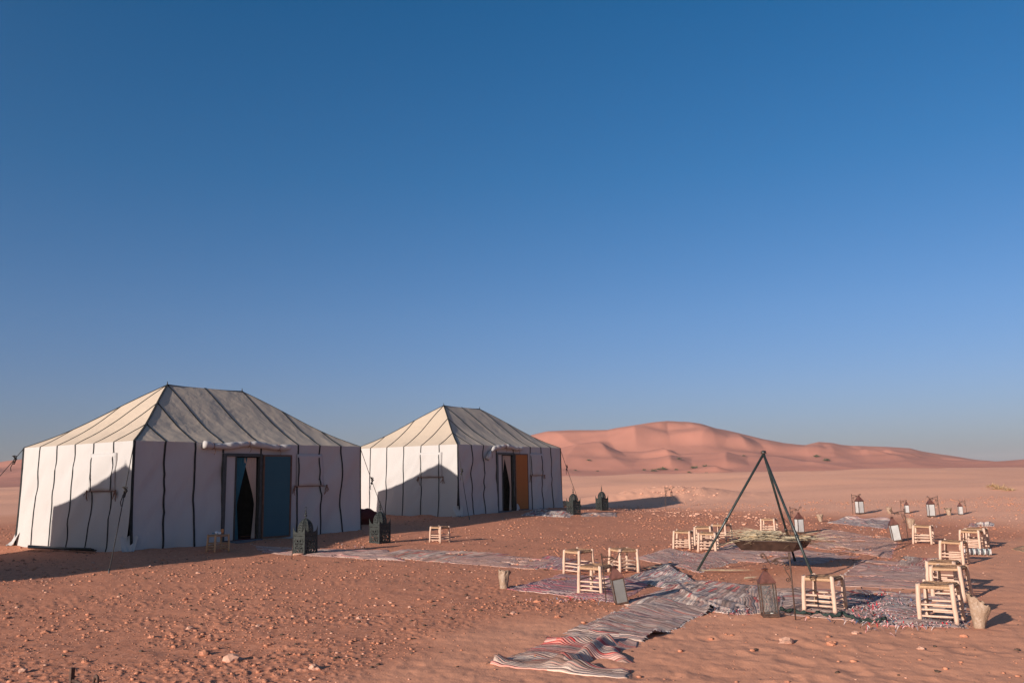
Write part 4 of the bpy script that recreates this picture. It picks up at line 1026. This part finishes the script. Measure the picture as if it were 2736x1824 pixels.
bag(2193, 1393, .22, .045, .075, 'paper bag right of the tripod by the far pale rug', (-.10, 0), .05, seed=3)
bag(2378, 1372, .21, .045, .075, 'paper bag between the first two lanterns of the far row', (-.12, 0), .05, seed=4)
bag(2434, 1412, .25, .05, .075, 'twisted paper bag behind the tilted white lantern', (.02, 0), .08, seed=5)
bag(2536, 1375, .22, .05, .075, 'paper bag between the last two lanterns of the far row', (-.04, 0), .02, seed=6)
# ------------------------------------------------------------------ rugs
def rug(lab, Q, pal, n=(90, 60), swap=False, folds=(), bury=.35, strip=.022, dust=.4, wav=.02, edge=.05, seed=0, name='rag_rug', sink=()):
    """Q: photo corners going round; the first edge Q0-Q1 is along u. Built on the ground where it lies."""
    G = [gp(*q) for q in Q]; G = np.array(G)[:, :2]; nu, nv = n
    lu = (np.hypot(*(G[1] - G[0])) + np.hypot(*(G[2] - G[3]))) / 2; lv = (np.hypot(*(G[3] - G[0])) + np.hypot(*(G[2] - G[1]))) / 2
    nu = int(min(230, max(24, lu / .022))); nv = int(min(230, max(24, lv / .022)))
    u = np.linspace(0, 1, nu + 1); v = np.linspace(0, 1, nv + 1); U, Vv = np.meshgrid(u, v, indexing='ij')
    X = (G[0][0] * (1 - U) * (1 - Vv) + G[1][0] * U * (1 - Vv) + G[2][0] * U * Vv + G[3][0] * (1 - U) * Vv)
    Y = (G[0][1] * (1 - U) * (1 - Vv) + G[1][1] * U * (1 - Vv) + G[2][1] * U * Vv + G[3][1] * (1 - U) * Vv)
    # uneven outline
    X = X + (fbm(U * lu * 1.3 + seed, Vv * lv * 1.3, seed, 3) - .5) * edge * 3; Y = Y + (fbm(U * lu * 1.3, Vv * lv * 1.3 + seed, seed + 9, 3) - .5) * edge * 3
    X = X + (vn(U * lu * 9, Vv * lv * 9, seed + 2) - .5) * .018; Y = Y + (vn(U * lu * 9 + 5, Vv * lv * 9, seed + 4) - .5) * .018
    zb = hbase(X, Y) + hdetail(X, Y)
    bd = np.clip(np.minimum(np.minimum(U * lu, (1 - U) * lu), np.minimum(Vv * lv, (1 - Vv) * lv)) / .18, .12, 1); wv_ = wav * bd
    z = zb + .003 + .010 * bd + (fbm(X / .5, Y / .5, seed + 20, 3) - .42) * wv_ * 2.2
    w = vn(X / .28 + Y / .9, Y / .8, seed + 33); z = z + np.maximum(w - .55, 0) * wv_ * 1.6
    for P, hgt, wid in folds:
        PP = np.array([gp(*p)[:2] for p in P]); best = np.full(X.shape, 9.0); en = np.zeros(X.shape); m = len(PP) - 1
        for i in range(m):
            A, B = PP[i], PP[i + 1]; d = B - A; l = np.hypot(*d) + 1e-6; d /= l; q = np.clip((X - A[0]) * d[0] + (Y - A[1]) * d[1], 0, l)
            dd = np.hypot(X - A[0] - q * d[0], Y - A[1] - q * d[1]); up = dd < best; best = np.where(up, dd, best); en = np.where(up, (i + q / l) / m, en)
        z = z + .8 * hgt * np.exp(-(best / wid) ** 2) * np.clip(np.minimum(en, 1 - en) * 6 + .35, 0, 1)
    for (sx_, sy_, sr_, dp) in sink:
        c_ = gp(sx_, sy_); z = z - dp * np.exp(-(((X - c_[0]) ** 2 + (Y - c_[1]) ** 2) / sr_ ** 2))
    bn = fbm(X / .45 + 7, Y / .45, seed + 50, 4); z = z - np.maximum(bn - (1 - bury), 0) * .5
    nvt = (nu + 1) * (nv + 1); V = np.stack([X.ravel(), Y.ravel(), z.ravel()], 1)
    V2 = V.copy(); V2[:, 2] -= .012
    st = nv + 1; i = np.arange(nu)[:, None] * st; j = np.arange(nv)[None]; a = (i + j).ravel(); Fq = np.stack([a, a + st, a + st + 1, a + 1], 1)
    Fc = [tuple(f) for f in Fq.tolist()]
    for k in range(nu): Fc.append((k * st + nvt, (k + 1) * st + nvt, (k + 1) * st, k * st)); Fc.append((k * st + nv, (k + 1) * st + nv, (k + 1) * st + nv + nvt, k * st + nv + nvt))
    for k in range(nv): Fc.append((k, k + 1, k + 1 + nvt, k + nvt)); q = nu * st; Fc.append((q + k + nvt, q + k + 1 + nvt, q + k + 1, q + k))
    # the underside only needs its border: drop unused vertices by keeping both layers
    uu = U.ravel() * lu; vv_ = Vv.ravel() * lv; uvs = np.stack([uu, vv_] if not swap else [vv_, uu], 1) + seed * 3.7; uvs = np.vstack([uvs, uvs])
    nrm = np.cross(V[Fq[0][1]] - V[Fq[0][0]], V[Fq[0][3]] - V[Fq[0][0]])
    if nrm[2] < 0: Fc = [f[::-1] for f in Fc]
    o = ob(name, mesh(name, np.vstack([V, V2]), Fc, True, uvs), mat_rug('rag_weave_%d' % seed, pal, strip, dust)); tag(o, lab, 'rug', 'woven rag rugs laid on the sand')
    # frayed tufts along the two ends
    m = MB(); rr = random.Random(seed); idx = [(0, k) for k in range(0, nv, 2)] + [(nu, k) for k in range(0, nv, 2)]
    for (iu, iv) in idx:
        if rr.random() < .35: continue
        p = V[iu * st + iv]; q = V[(iu + (1 if iu == 0 else -1)) * st + iv]; d = p - q; d = d / (np.linalg.norm(d) + 1e-9)
        reed(m, Vector(p) + Vector((0, 0, .0)), Vector(d) + Vector((rr.uniform(-.7, .7), rr.uniform(-.7, .7), rr.uniform(-.15, .3))), rr.uniform(.03, .08), rr.uniform(.004, .009), .6)
    fo = m.ob('fringe', M_fringe[seed % 3], o); fo['kind'] = 'stuff'
    return o
M_fringe = [mat_simple('fringe_pale', (.52, .46, .44), .95, .05, .5, 30), mat_simple('fringe_dark', (.10, .09, .10), .95, .05, .8, 30), mat_simple('fringe_red', (.40, .20, .20), .95, .05, .6, 30)]
rug('long rag rug running from the shaded blue door past the first iron lantern', [(676, 1456), (700, 1476), (1080, 1497), (1030, 1468)], 'pink', seed=1, swap=True, strip=.05, wav=.02, bury=.3)
rug('striped rag rug with a red and teal edge in front of the second iron lantern', [(985, 1484), (1190, 1503), (1365, 1479), (1090, 1466)], 'bold', seed=2, swap=True, strip=.045, dust=.5, bury=.28)
rug('dusty faded rug lying between the striped rug and the left paper bag', [(1140, 1497), (1425, 1521), (1500, 1496), (1290, 1479)], 'pink', seed=3, dust=.6, bury=.30)
rug('dark edged rag rug left of the three left stools', [(1395, 1513), (1530, 1526), (1600, 1503), (1462, 1484)], 'red', seed=4, swap=True, strip=.035, dust=.35, bury=.2)
rug('purple and red rag rug under the stools at the left of the camp', [(1362, 1573), (1640, 1607), (1760, 1552), (1502, 1531)], 'red', seed=5, dust=.25, bury=.18, strip=.025, wav=.025)
rug('pale rag rug with a dark knotted corner left of the tripod foot', [(1700, 1492), (1868, 1530), (1975, 1500), (1788, 1463)], 'pink', seed=6, dust=.4, bury=.22)
rug('blue and white rag rug with a curled bunched end beside the left tripod foot', [(1650, 1546), (1780, 1570), (1862, 1556), (1776, 1512)], 'blue', seed=7, swap=True, dust=.15, bury=.12, wav=.03, folds=[([(1776, 1513), (1820, 1530), (1862, 1553)], .06, .09), ([(1700, 1545), (1760, 1535), (1800, 1540)], .04, .07)])
rug('grey diagonally striped rug in the middle, between the leaning lantern and the nearest lantern', [(1660, 1612), (1985, 1644), (2050, 1566), (1838, 1548)], 'grey', seed=8, swap=True, dust=.25, bury=.15, strip=.04, wav=.03, folds=[([(1800, 1560), (1850, 1600), (1960, 1635)], .03, .05)])
rug('long grey and red runner with a thick rolled edge in the foreground', [(1512, 1690), (1716, 1714), (1908, 1628), (1738, 1590)], 'grey', seed=9, dust=.3, bury=.10, strip=.02, wav=.02, folds=[([(1722, 1708), (1800, 1692), (1880, 1672), (1906, 1640), (1900, 1626)], .085, .07), ([(1520, 1684), (1600, 1692), (1700, 1706)], .03, .04)])
rug('nearest rag rug with bold red and white stripes, half buried in sand', [(1312, 1772), (1684, 1812), (1722, 1706), (1519, 1690)], 'bold', seed=10, sink=[(1612, 1768, .17, .10), (1680, 1745, .16, .09), (1655, 1780, .15, .07), (1440, 1760, .12, .035)], dust=.35, bury=.10, strip=.024, wav=.03,
    folds=[([(1480, 1781), (1540, 1770), (1575, 1748), (1612, 1722), (1640, 1718)], .10, .07), ([(1635, 1735), (1650, 1752), (1668, 1770)], .07, .08), ([(1315, 1770), (1330, 1762)], .07, .08), ([(1500, 1790), (1580, 1782), (1690, 1796)], .05, .06), ([(1440, 1710), (1500, 1722), (1590, 1712)], .06, .06)])
rug('dusty pinkish rug spread under and behind the fire pan', [(1850, 1488), (2150, 1512), (2300, 1484), (1960, 1450)], 'pink', seed=11, dust=.45, bury=.28)
rug('wide pale rug between the fire hollow and the row of right stools', [(2230, 1568), (2480, 1572), (2500, 1506), (2300, 1494)], 'pink', seed=12, dust=.5, bury=.30)
rug('small striped rug piece left of the right hand stools', [(2395, 1512), (2500, 1530), (2530, 1498), (2425, 1484)], 'bold', seed=13, swap=True, dust=.5, bury=.2, strip=.03)
rug('grey rug right of the nearest lantern, under the hook post', [(2085, 1640), (2360, 1664), (2330, 1580), (2040, 1572)], 'grey', seed=14, dust=.35, bury=.2, strip=.03, wav=.03, folds=[([(2200, 1600), (2300, 1585), (2360, 1565)], .03, .04)])
rug('ragged worn rug under the nearest right stool, covered in torn scraps', [(2340, 1666), (2590, 1676), (2560, 1590), (2310, 1576)], 'blue', seed=15, dust=.4, bury=.28, wav=.03)
rug('grey diagonal rug between the middle rug and the nearest lantern', [(1960, 1640), (2110, 1640), (2120, 1585), (1960, 1560)], 'grey', seed=16, dust=.3, bury=.2, swap=True, strip=.035)
rug('far pale rug with a rolled edge behind the tilted white lantern', [(2210, 1396), (2370, 1412), (2385, 1392), (2250, 1385)], 'blue', seed=17, dust=.3, bury=.15, wav=.05, folds=[([(2250, 1387), (2320, 1388), (2384, 1392)], .12, .10), ([(2300, 1402), (2340, 1395)], .08, .1)])
rug('pale rug strip at the door of the farther tent', [(1395, 1376), (1520, 1382), (1540, 1366), (1430, 1361)], 'blue', seed=18, swap=True, dust=.3, bury=.2, wav=.04, strip=.05)
rug('rug strip between the two far iron lanterns', [(1555, 1379), (1650, 1379), (1645, 1369), (1560, 1369)], 'blue', seed=19, dust=.5, bury=.3, wav=.03)
rug('faint sandy rug behind the right side of the tripod', [(2150, 1460), (2380, 1490), (2400, 1440), (2200, 1412)], 'pink', seed=20, dust=.75, bury=.40)
# dark twisted braid along the front edge of the right rugs
P = [Vector(gp(x, y)) + Vector((0, 0, .03 + .012 * math.sin(i * 1.7))) for i, (x, y) in enumerate([(2085, 1634), (2120, 1640), (2155, 1643), (2190, 1641), (2225, 1650), (2255, 1646), (2290, 1658), (2330, 1661), (2375, 1660)])]
m = MB(); PP = []
for i in range(len(P) - 1):
    for k in range(6): PP.append(P[i].lerp(P[i + 1], k / 6) + Vector((0, .015 * math.sin((i * 6 + k) * 1.1), .01 * math.cos((i * 6 + k) * 1.1))))
m.tube(PP, [.018 + .007 * math.sin(k * 1.9) for k in range(len(PP))], 8); tag(m.ob('braided_edging', mat_simple('dark_green_braid', (.035, .05, .045), .95, .05, .5, 30, .01), None, True), 'dark green twisted cloth edging along the front of the right hand rugs', 'cloth edging')
# torn rag scraps
SC = [('white', (.52, .43, .40)), ('red', (.55, .03, .045)), ('navy', (.07, .11, .2)), ('pink', (.60, .33, .32)), ('grey', (.22, .2, .22)), ('black', (.04, .035, .04))]
areas = [((2350, 1640), 90, 40, 620), ((2300, 1620), 200, 35, 380), ((2480, 1668), 110, 14, 200), ((2560, 1560), 45, 45, 90), ((2330, 1590), 90, 14, 120), ((2350, 1415), 60, 6, 70), ((1960, 1638), 80, 9, 90), ((1560, 1604), 120, 9, 120), ((1815, 1482), 45, 12, 90), ((2380, 1520), 120, 20, 90), ((2500, 1405), 120, 7, 40), ((950, 1462), 60, 5, 40), ((1500, 1372), 60, 5, 30)]
for si, (nm, col) in enumerate(SC):
    m = MB(); rr = random.Random(100 + si)
    for (c, dx, dy, n) in areas:
        for i in range(int(n * (1.0 if nm in ('white', 'pink') else .4 if nm in ('red', 'navy') else .6) / 6)):
            g = gp(rr.gauss(c[0], dx * .5), rr.gauss(c[1], dy * .5)); a = rr.uniform(0, 6.28); ln = rr.uniform(.015, .06)
            reed(m, Vector(g) + Vector((0, 0, .028)), Vector((math.cos(a), math.sin(a), rr.uniform(-.1, .25))), ln, rr.uniform(.004, .011), 1.0)
    tag(m.ob(nm + '_rag_scraps', mat_simple(nm + '_rag', col, .95, .05, .3, 20)), 'scattered torn %s scraps of rag on the rugs and sand' % nm, 'rag scraps', kind='stuff')
# ------------------------------------------------------------------ small things
def bundle(name, lab, cat, px, py, dims, mat, yaw=0, sd=1, lift=0.0):
    g = gp(px, py); az = math.atan2(g[0], g[1]); V = []; na, nb = 20, 14
    for i in range(nb + 1):
        q = i / nb; ph = math.pi * q
        for k in range(na):
            t = 2 * math.pi * k / na; n = .45 + 1.0 * float(fbm(math.cos(t) * 2.2 + sd, math.sin(t) * 2.2 + q * 5, sd, 4)); rr = math.sin(ph) ** .6 * n
            V.append((-math.cos(ph) * dims[0] * (.9 + .2 * n), math.cos(t) * rr * dims[1], dims[2] * .45 + math.sin(t) * rr * dims[2] * .6))
    Fc = [(i * na + k, i * na + (k + 1) % na, (i + 1) * na + (k + 1) % na, (i + 1) * na + k) for i in range(nb) for k in range(na)]
    o = ob(name, mesh(name, V, Fc), mat, None, (g[0], g[1], g[2] + lift), (0, 0, math.radians(yaw) - az)); return tag(o, lab, cat)
bundle('maroon_bundle', 'dark maroon cloth bundle in the gap behind the nearer tent', 'cloth bundle', 972, 1400, (.42, .35, .42), M_maroon, 0, 3)
bundle('dark_bundle', 'dark bundle against the far corner of the farther tent', 'cloth bundle', 1506, 1352, (.28, .25, .24), mat_simple('dark_cloth', (.03, .028, .03), .9, .1, .3), 0, 5)
rug('crumpled grey and white rug heap on the sand behind the right stools', [(2608, 1404), (2652, 1406), (2655, 1398), (2615, 1396)], 'blue', seed=21, swap=True, wav=.10, bury=.05, dust=.2, strip=.03)
rug('small pale cloth with pink stripes left of the crumpled grey rug', [(2584, 1406), (2606, 1407), (2612, 1398), (2594, 1397)], 'pink', seed=22, swap=True, wav=.08, bury=.05, dust=.2, strip=.03)
rug('edge of a flat dry woven straw mat at the right side of the picture', [(2702, 1466), (2800, 1490), (2820, 1468), (2730, 1456)], 'straw', seed=23, wav=.03, bury=.1, dust=.3, strip=.012, name='straw_mat')['category'] = 'mat'
rr_ = thing('rolled_rag', 'short rolled up striped rag at the feet of the two overlapping right stools', 'rolled rag', gp(2612, 1482), (0, 0, -math.atan2(*gp(2612, 1482)[:2]) + .05))
for k in range(16): MB().tube([(-.21 + k * .027, 0, .06), (-.21 + k * .027 + .022, .004 * (k % 3), .06)], [.050 + .012 * (k % 3) / 2, .056], 12).ob('wrap', [M_fringe[0], M_fringe[1], mat_simple('grey_wrap', (.3, .33, .32), .95, .05, .3, 30)][k % 3], rr_, True)
bundle('pale_slab', 'pale flat stone at the foot of the nearest iron lantern', 'stone', 797, 1484, (.10, .06, .05), M_stone, 8, 13)
for (xa, ya, xb, yb, lab) in ((82, 1468, 262, 1474, 'dark poles lying along the foot of the nearer tent'), (1038, 1374, 1164, 1362, 'dark poles lying along the foot of the farther tent')):
    a, b = Vector(gp(xa, ya)), Vector(gp(xb, yb)); root = thing('tent_poles', lab, 'poles', a, (0, 0, 0), 'spare tent poles')
    for k in range(3): MB().tube([Vector((.03 * k, -.05 * k - .1, .05 + .03 * (k % 2))), (b - a) * (1 - .02 * k) + Vector((0, -.05 * k - .1, .05 + .02 * k))], .022, 8).ob('pole', M_pole, root, True)
a = Vector(gp(780, 1494)); tag(MB().tube([a, a + Vector((.005, 0, .25))], .007, 6).ob('iron_peg', M_rust, None, True), 'thin iron rod stuck in the ground left of the nearest iron lantern', 'peg')
a = Vector(gp(1958, 1428)); tag(MB().tube([a, a + Vector((-.03, 0, .25)), a + Vector((-.06, 0, .5))], .004, 5).ob('thin_stake', M_rust, None, True), 'thin reddish stake behind the palm pile', 'stake')
# cups on the stool in front of the nearer tent
sz = stool_tent.location
def cup(dx, dy, r, h, mat, lab, nm='cup'):
    o = MB().lathe([(r * .7, 0), (r * .85, h * .2), (r, h), (r * .88, h), (r * .6, h * .2), (.001, h * .15)], 14).ob(nm, mat, None, True, loc=(sz.x + dx, sz.y + dy, sz.z + .372)); tag(o, lab, 'cup')
M_cer = mat_simple('white_ceramic', (.62, .66, .72), .3, .5, .1); M_or = mat_simple('orange_clay', (.50, .20, .07), .6, .3, .2)
cup(-.02, -.06, .038, .055, M_cer, 'white cup in the middle of the stool by the blue tent door'); cup(.05, -.07, .032, .040, M_cer, 'low white cup right of the other one on the shaded stool')
cup(.07, .03, .032, .095, M_or, 'orange clay pot at the back of the shaded stool', 'clay_pot'); cup(-.10, -.02, .03, .03, mat_simple('blue_glaze', (.08, .2, .3), .3, .5, .1), 'small blue bowl at the left of the shaded stool')
# ------------------------------------------------------------------ stones
def stone_mesh(seed, sub=1, flat=.6):
    import bmesh
    bm = bmesh.new(); bmesh.ops.create_icosphere(bm, subdivisions=sub, radius=1); rr = random.Random(seed)
    for v in bm.verts: v.co *= rr.uniform(.68, 1.15); v.co.z *= flat; v.co.x *= 1.15
    V = np.array([v.co[:] for v in bm.verts]); Fc = np.array([[v.index for v in f.verts] for f in bm.faces]); bm.free(); return V, Fc
SM = [stone_mesh(i) for i in range(8)]
def gravel(name, lab, mat, n, seed, smin, smax, dens, rmax=40, p=2.3, lo=6.0):
    g = np.random.default_rng(seed); out = []; tries = n * 8
    a = g.uniform(-math.radians(36), math.radians(36), tries); r = np.sqrt(g.uniform(lo ** 2, rmax ** 2, tries)); keep = g.uniform(0, 1, tries) < dens(r)
    a, r = a[keep], r[keep]; x, y = r * np.sin(a), r * np.cos(a); gm = gravelmask(x, y)
    cl = fbm(x / 1.3, y / 1.3, seed + 3, 3); k2 = g.uniform(0, 1, len(x)) < np.clip(gm * 1.1, .16, 1) * np.clip((cl - .36) * 4.2, .06, 1)
    x, y, r = x[k2][:n], y[k2][:n], r[k2][:n]
    for T_ in (TENT1, TENT2): kk = tent_sd(T_, x, y) > .02; x, y, r = x[kk], y[kk], r[kk]
    s = smin * (1 - g.uniform(0, 1, len(x))) ** (-1 / p); s = np.minimum(s, smax); s = s * (.75 + .5 * np.clip(r / 25, 0, 1.2))
    z = hbase(x, y) + hdetail(x, y); VV = []; FF = []; off = 0
    for i in range(len(x)):
        V, Fc = SM[i % 8]; t = g.uniform(0, 6.28); c, s_ = math.cos(t), math.sin(t); q = V * s[i]
        VV.append(np.stack([q[:, 0] * c - q[:, 1] * s_ + x[i], q[:, 0] * s_ + q[:, 1] * c + y[i], q[:, 2] + z[i] + s[i] * .15], 1)); FF.append(Fc + off); off += len(V)
    VV = np.vstack(VV); FF = np.vstack(FF); me = bpy.data.meshes.new(name); me.vertices.add(len(VV)); me.vertices.foreach_set('co', VV.astype(np.float32).ravel())
    me.loops.add(len(FF) * 3); me.loops.foreach_set('vertex_index', FF.astype(np.int32).ravel()); me.polygons.add(len(FF)); me.polygons.foreach_set('loop_start', (np.arange(len(FF)) * 3).astype(np.int32)); me.update(calc_edges=True)
    tag(ob(name, me, mat), lab, 'gravel', kind='stuff'); print(name, len(x))
gravel('pale_gravel', 'pale pink gravel strewn over the red ground', M_stone, 5500, 1, .0052, .030, lambda r: np.clip(9 / r, 0, 1))
gravel('red_gravel', 'red brown grit and clods covering the ground', M_stone2, 26000, 2, .0062, .032, lambda r: np.clip(9 / r, 0, 1))
gravel('dark_debris', 'dark dry bits lying between the stones', M_dark, 3600, 3, .006, .026, lambda r: np.clip(9 / r, 0, 1), 22)
# edge row of stones at the start of the far sand, and the stony mound
g = np.random.default_rng(9); VV = []; FF = []; off = 0
for i in range(760):
    if i < 330: a_ = g.uniform(colang(1560), colang(2050)); r_ = float(np.interp(a_, R0a, R0v)) + g.normal(-1.2, 1.5)
    else: a_ = g.normal(colang(1790), .020); r_ = g.normal(45.5, 2.4)
    x, y = r_ * math.sin(a_), r_ * math.cos(a_); s = min(.016 * (1 - g.uniform()) ** (-.45), .08); V, Fc = SM[i % 8]; q = V * s; VV.append(q + np.array([x, y, 0])); VV[-1][:, 2] += 0; FF.append(Fc + off); off += len(V)
    zz_ = hz(x, y); VV[-1][:, 2] += zz_ + s * .2
me = mesh('edge_stones', np.vstack(VV), np.vstack(FF).tolist(), False); tag(ob('edge_stones', me, M_stone3), 'pale stones strewn on the mound and along the edge of the gravel flat', 'stones', kind='stuff')
BM = [mesh('loose_stone', *(lambda q: (q[0] * .05, q[1].tolist()))(stone_mesh(40 + i, 2, .65)), False) for i in range(4)]
for i, m_ in enumerate(BM): m_.materials.append(M_stone if i % 2 else M_stone2)
SP = [(122, 1690, 1.1, 'pale stone on the gravel at the far left, above the iron hook'), (62, 1796, 1.0, 'stone at the bottom left corner, left of the iron hook'), (548, 1745, 1.3, 'dark edged stone left of the biggest stone on the gravel'),
      (622, 1764, 2.0, 'biggest stone on the gravel, low in the left half of the picture'), (405, 1700, 1.0, 'pale stone leftmost of the three in a row above the hook'), (508, 1678, 1.1, 'pale stone in the middle of the gravel, highest of its row'),
      (530, 1702, .9, 'pale stone rightmost of the three in a row above the hook'), (840, 1790, 1.2, 'pale stone near the bottom edge, right of the biggest stone'), (495, 1600, .9, 'stone standing alone in the middle of the left gravel'),
      (530, 1532, 1.2, 'stone just in front of the tent shadow, below the cup stool'), (228, 1769, .9, 'small stone right beside the iron hook'), (690, 1675, .9, 'stone on the gravel below the first iron lantern'),
      (1436, 1605, 1.2, 'pale stone below the paper bag on the left'), (1372, 1640, 1.0, 'stone on bare ground left of the long runner'), (1489, 1650, 1.0, 'stone close to the left edge of the long runner'),
      (2100, 1715, 1.8, 'pale pink stone low in front of the nearest glass lantern, largest there'), (2220, 1722, 1.0, 'small stone right of the largest pink one in the right foreground'), (2285, 1690, .9, 'small stone below the dark braided rug edge'),
      (2575, 1700, .9, 'small stone left of the largest paper bag, near its foot'), (2460, 1735, .8, 'little stone alone in the soft sand at the lower right'), (1150, 1610, 1.0, 'stone on the gravel at the middle of the picture, left of the paper bag'), (960, 1650, 1.0, 'stone on the gravel in front of the striped rugs')]
for i, (px, py, s, lab) in enumerate(SP):
    g_ = gp(px, py); o = ob('loose_stone', BM[i % 4], None, None, (g_[0], g_[1], g_[2] + .005), (0, 0, i * 1.3)); o.scale = (s * .75,) * 3; tag(o, lab, 'stone', 'loose stones on the sand')
# ------------------------------------------------------------------ shrubs far out
def shrub(px, py, w, mat, lab, seed, near=False):
    if near: g_ = gp(px, py); x, y, z = g_
    else:
        P_ = far_point(px, py); x, y = P_[0], P_[1]; z = float((hbase(np.array([x]), np.array([y])) + hfar(np.array([x]), np.array([y])))[0])
    rr = random.Random(seed); m = MB()
    for i in range(90):
        a = rr.uniform(0, 6.28); e = rr.uniform(.15, 1.3); d = Vector((math.cos(a) * math.cos(e), math.sin(a) * math.cos(e), math.sin(e) * .55)); reed(m, Vector((rr.gauss(0, w * .15), rr.gauss(0, w * .15), 0)), d, w * rr.uniform(.35, .75), w * (.035 if near else .045), .25)
    tag(m.ob('desert_shrub', mat, loc=(x, y, z + (0 if near else .35))), lab, 'shrub', 'low shrubs dotted on the dunes')
for i, (px, py, w, lab) in enumerate([(1574, 1247, 1.6, 'small green shrub on the left slope of the great dune, left of the others'), (1596, 1259, 1.2, 'tiny shrub just right of the leftmost one on the dune foot'), (1538, 1259, 1.3, 'tiny shrub at the dune foot nearest to the farther tent'), (1746, 1262, 2.2, 'shrub at the dune foot above the lone hook post'), (1722, 1258, 1.4, 'little shrub left of the one above the lone hook post'),
        (1772, 1253, 2.6, 'group like green shrub in the middle of the dune foot'), (1759, 1254, 1.8, 'shrub touching the left of the bushy one in the middle'), (1816, 1240, 1.9, 'shrub higher on the slope beside a dark hollow'), (1807, 1256, 1.6, 'shrub below the dark hollow at the dune foot'), (1854, 1249, 2.8, 'round green shrub left of a similar one, left of the tripod top'), (1886, 1248, 3.0, 'round green shrub nearest to the tripod on its left'),
        (1841, 1263, 1.4, 'tiny low shrub below the two round ones'), (1888, 1265, 1.5, 'tiny shrub directly below the right round one'), (1988, 1233, 1.6, 'shrub on the dune just left of the tripod top'), (2183, 1231, 2.8, 'green shrub on the slope right of the tripod top'), (2210, 1236, 2.8, 'flat green shrub farthest right on the great dune')]):
    shrub(px, py, w, M_shrub, lab, 200 + i)
shrub(2668, 1306, .6, M_drygrass, 'dry yellow grass tuft on the sand at the far right', 300, True)
for i, (px, py) in enumerate([(2695, 1310), (2650, 1300)]): shrub(px, py, .5, M_drygrass, ['right wisp of dry grass beside the larger tuft', 'left wisp of dry grass beside the larger tuft'][i], 301 + i, True)

# ------------------------------------------------------------------ dusty air
hm = bpy.data.materials.new('dusty_air'); hm.use_nodes = True; hn = hm.node_tree.nodes; hn.clear()
pv = hn.new('ShaderNodeVolumePrincipled'); pv.inputs['Color'].default_value = (.88, .80, .80, 1); pv.inputs['Density'].default_value = HAZE; pv.inputs['Anisotropy'].default_value = .0
ho = hn.new('ShaderNodeOutputMaterial'); hm.node_tree.links.new(pv.outputs[0], ho.inputs['Volume'])
if HAZE > 0:
    hb_ = MB().box((0, 0, 18.5), (5400, 5400, 45)).ob('haze', hm); hb_['kind'] = 'stuff'; hb_['label'] = 'thin dusty haze hanging over the whole desert flat'; hb_['category'] = 'haze'
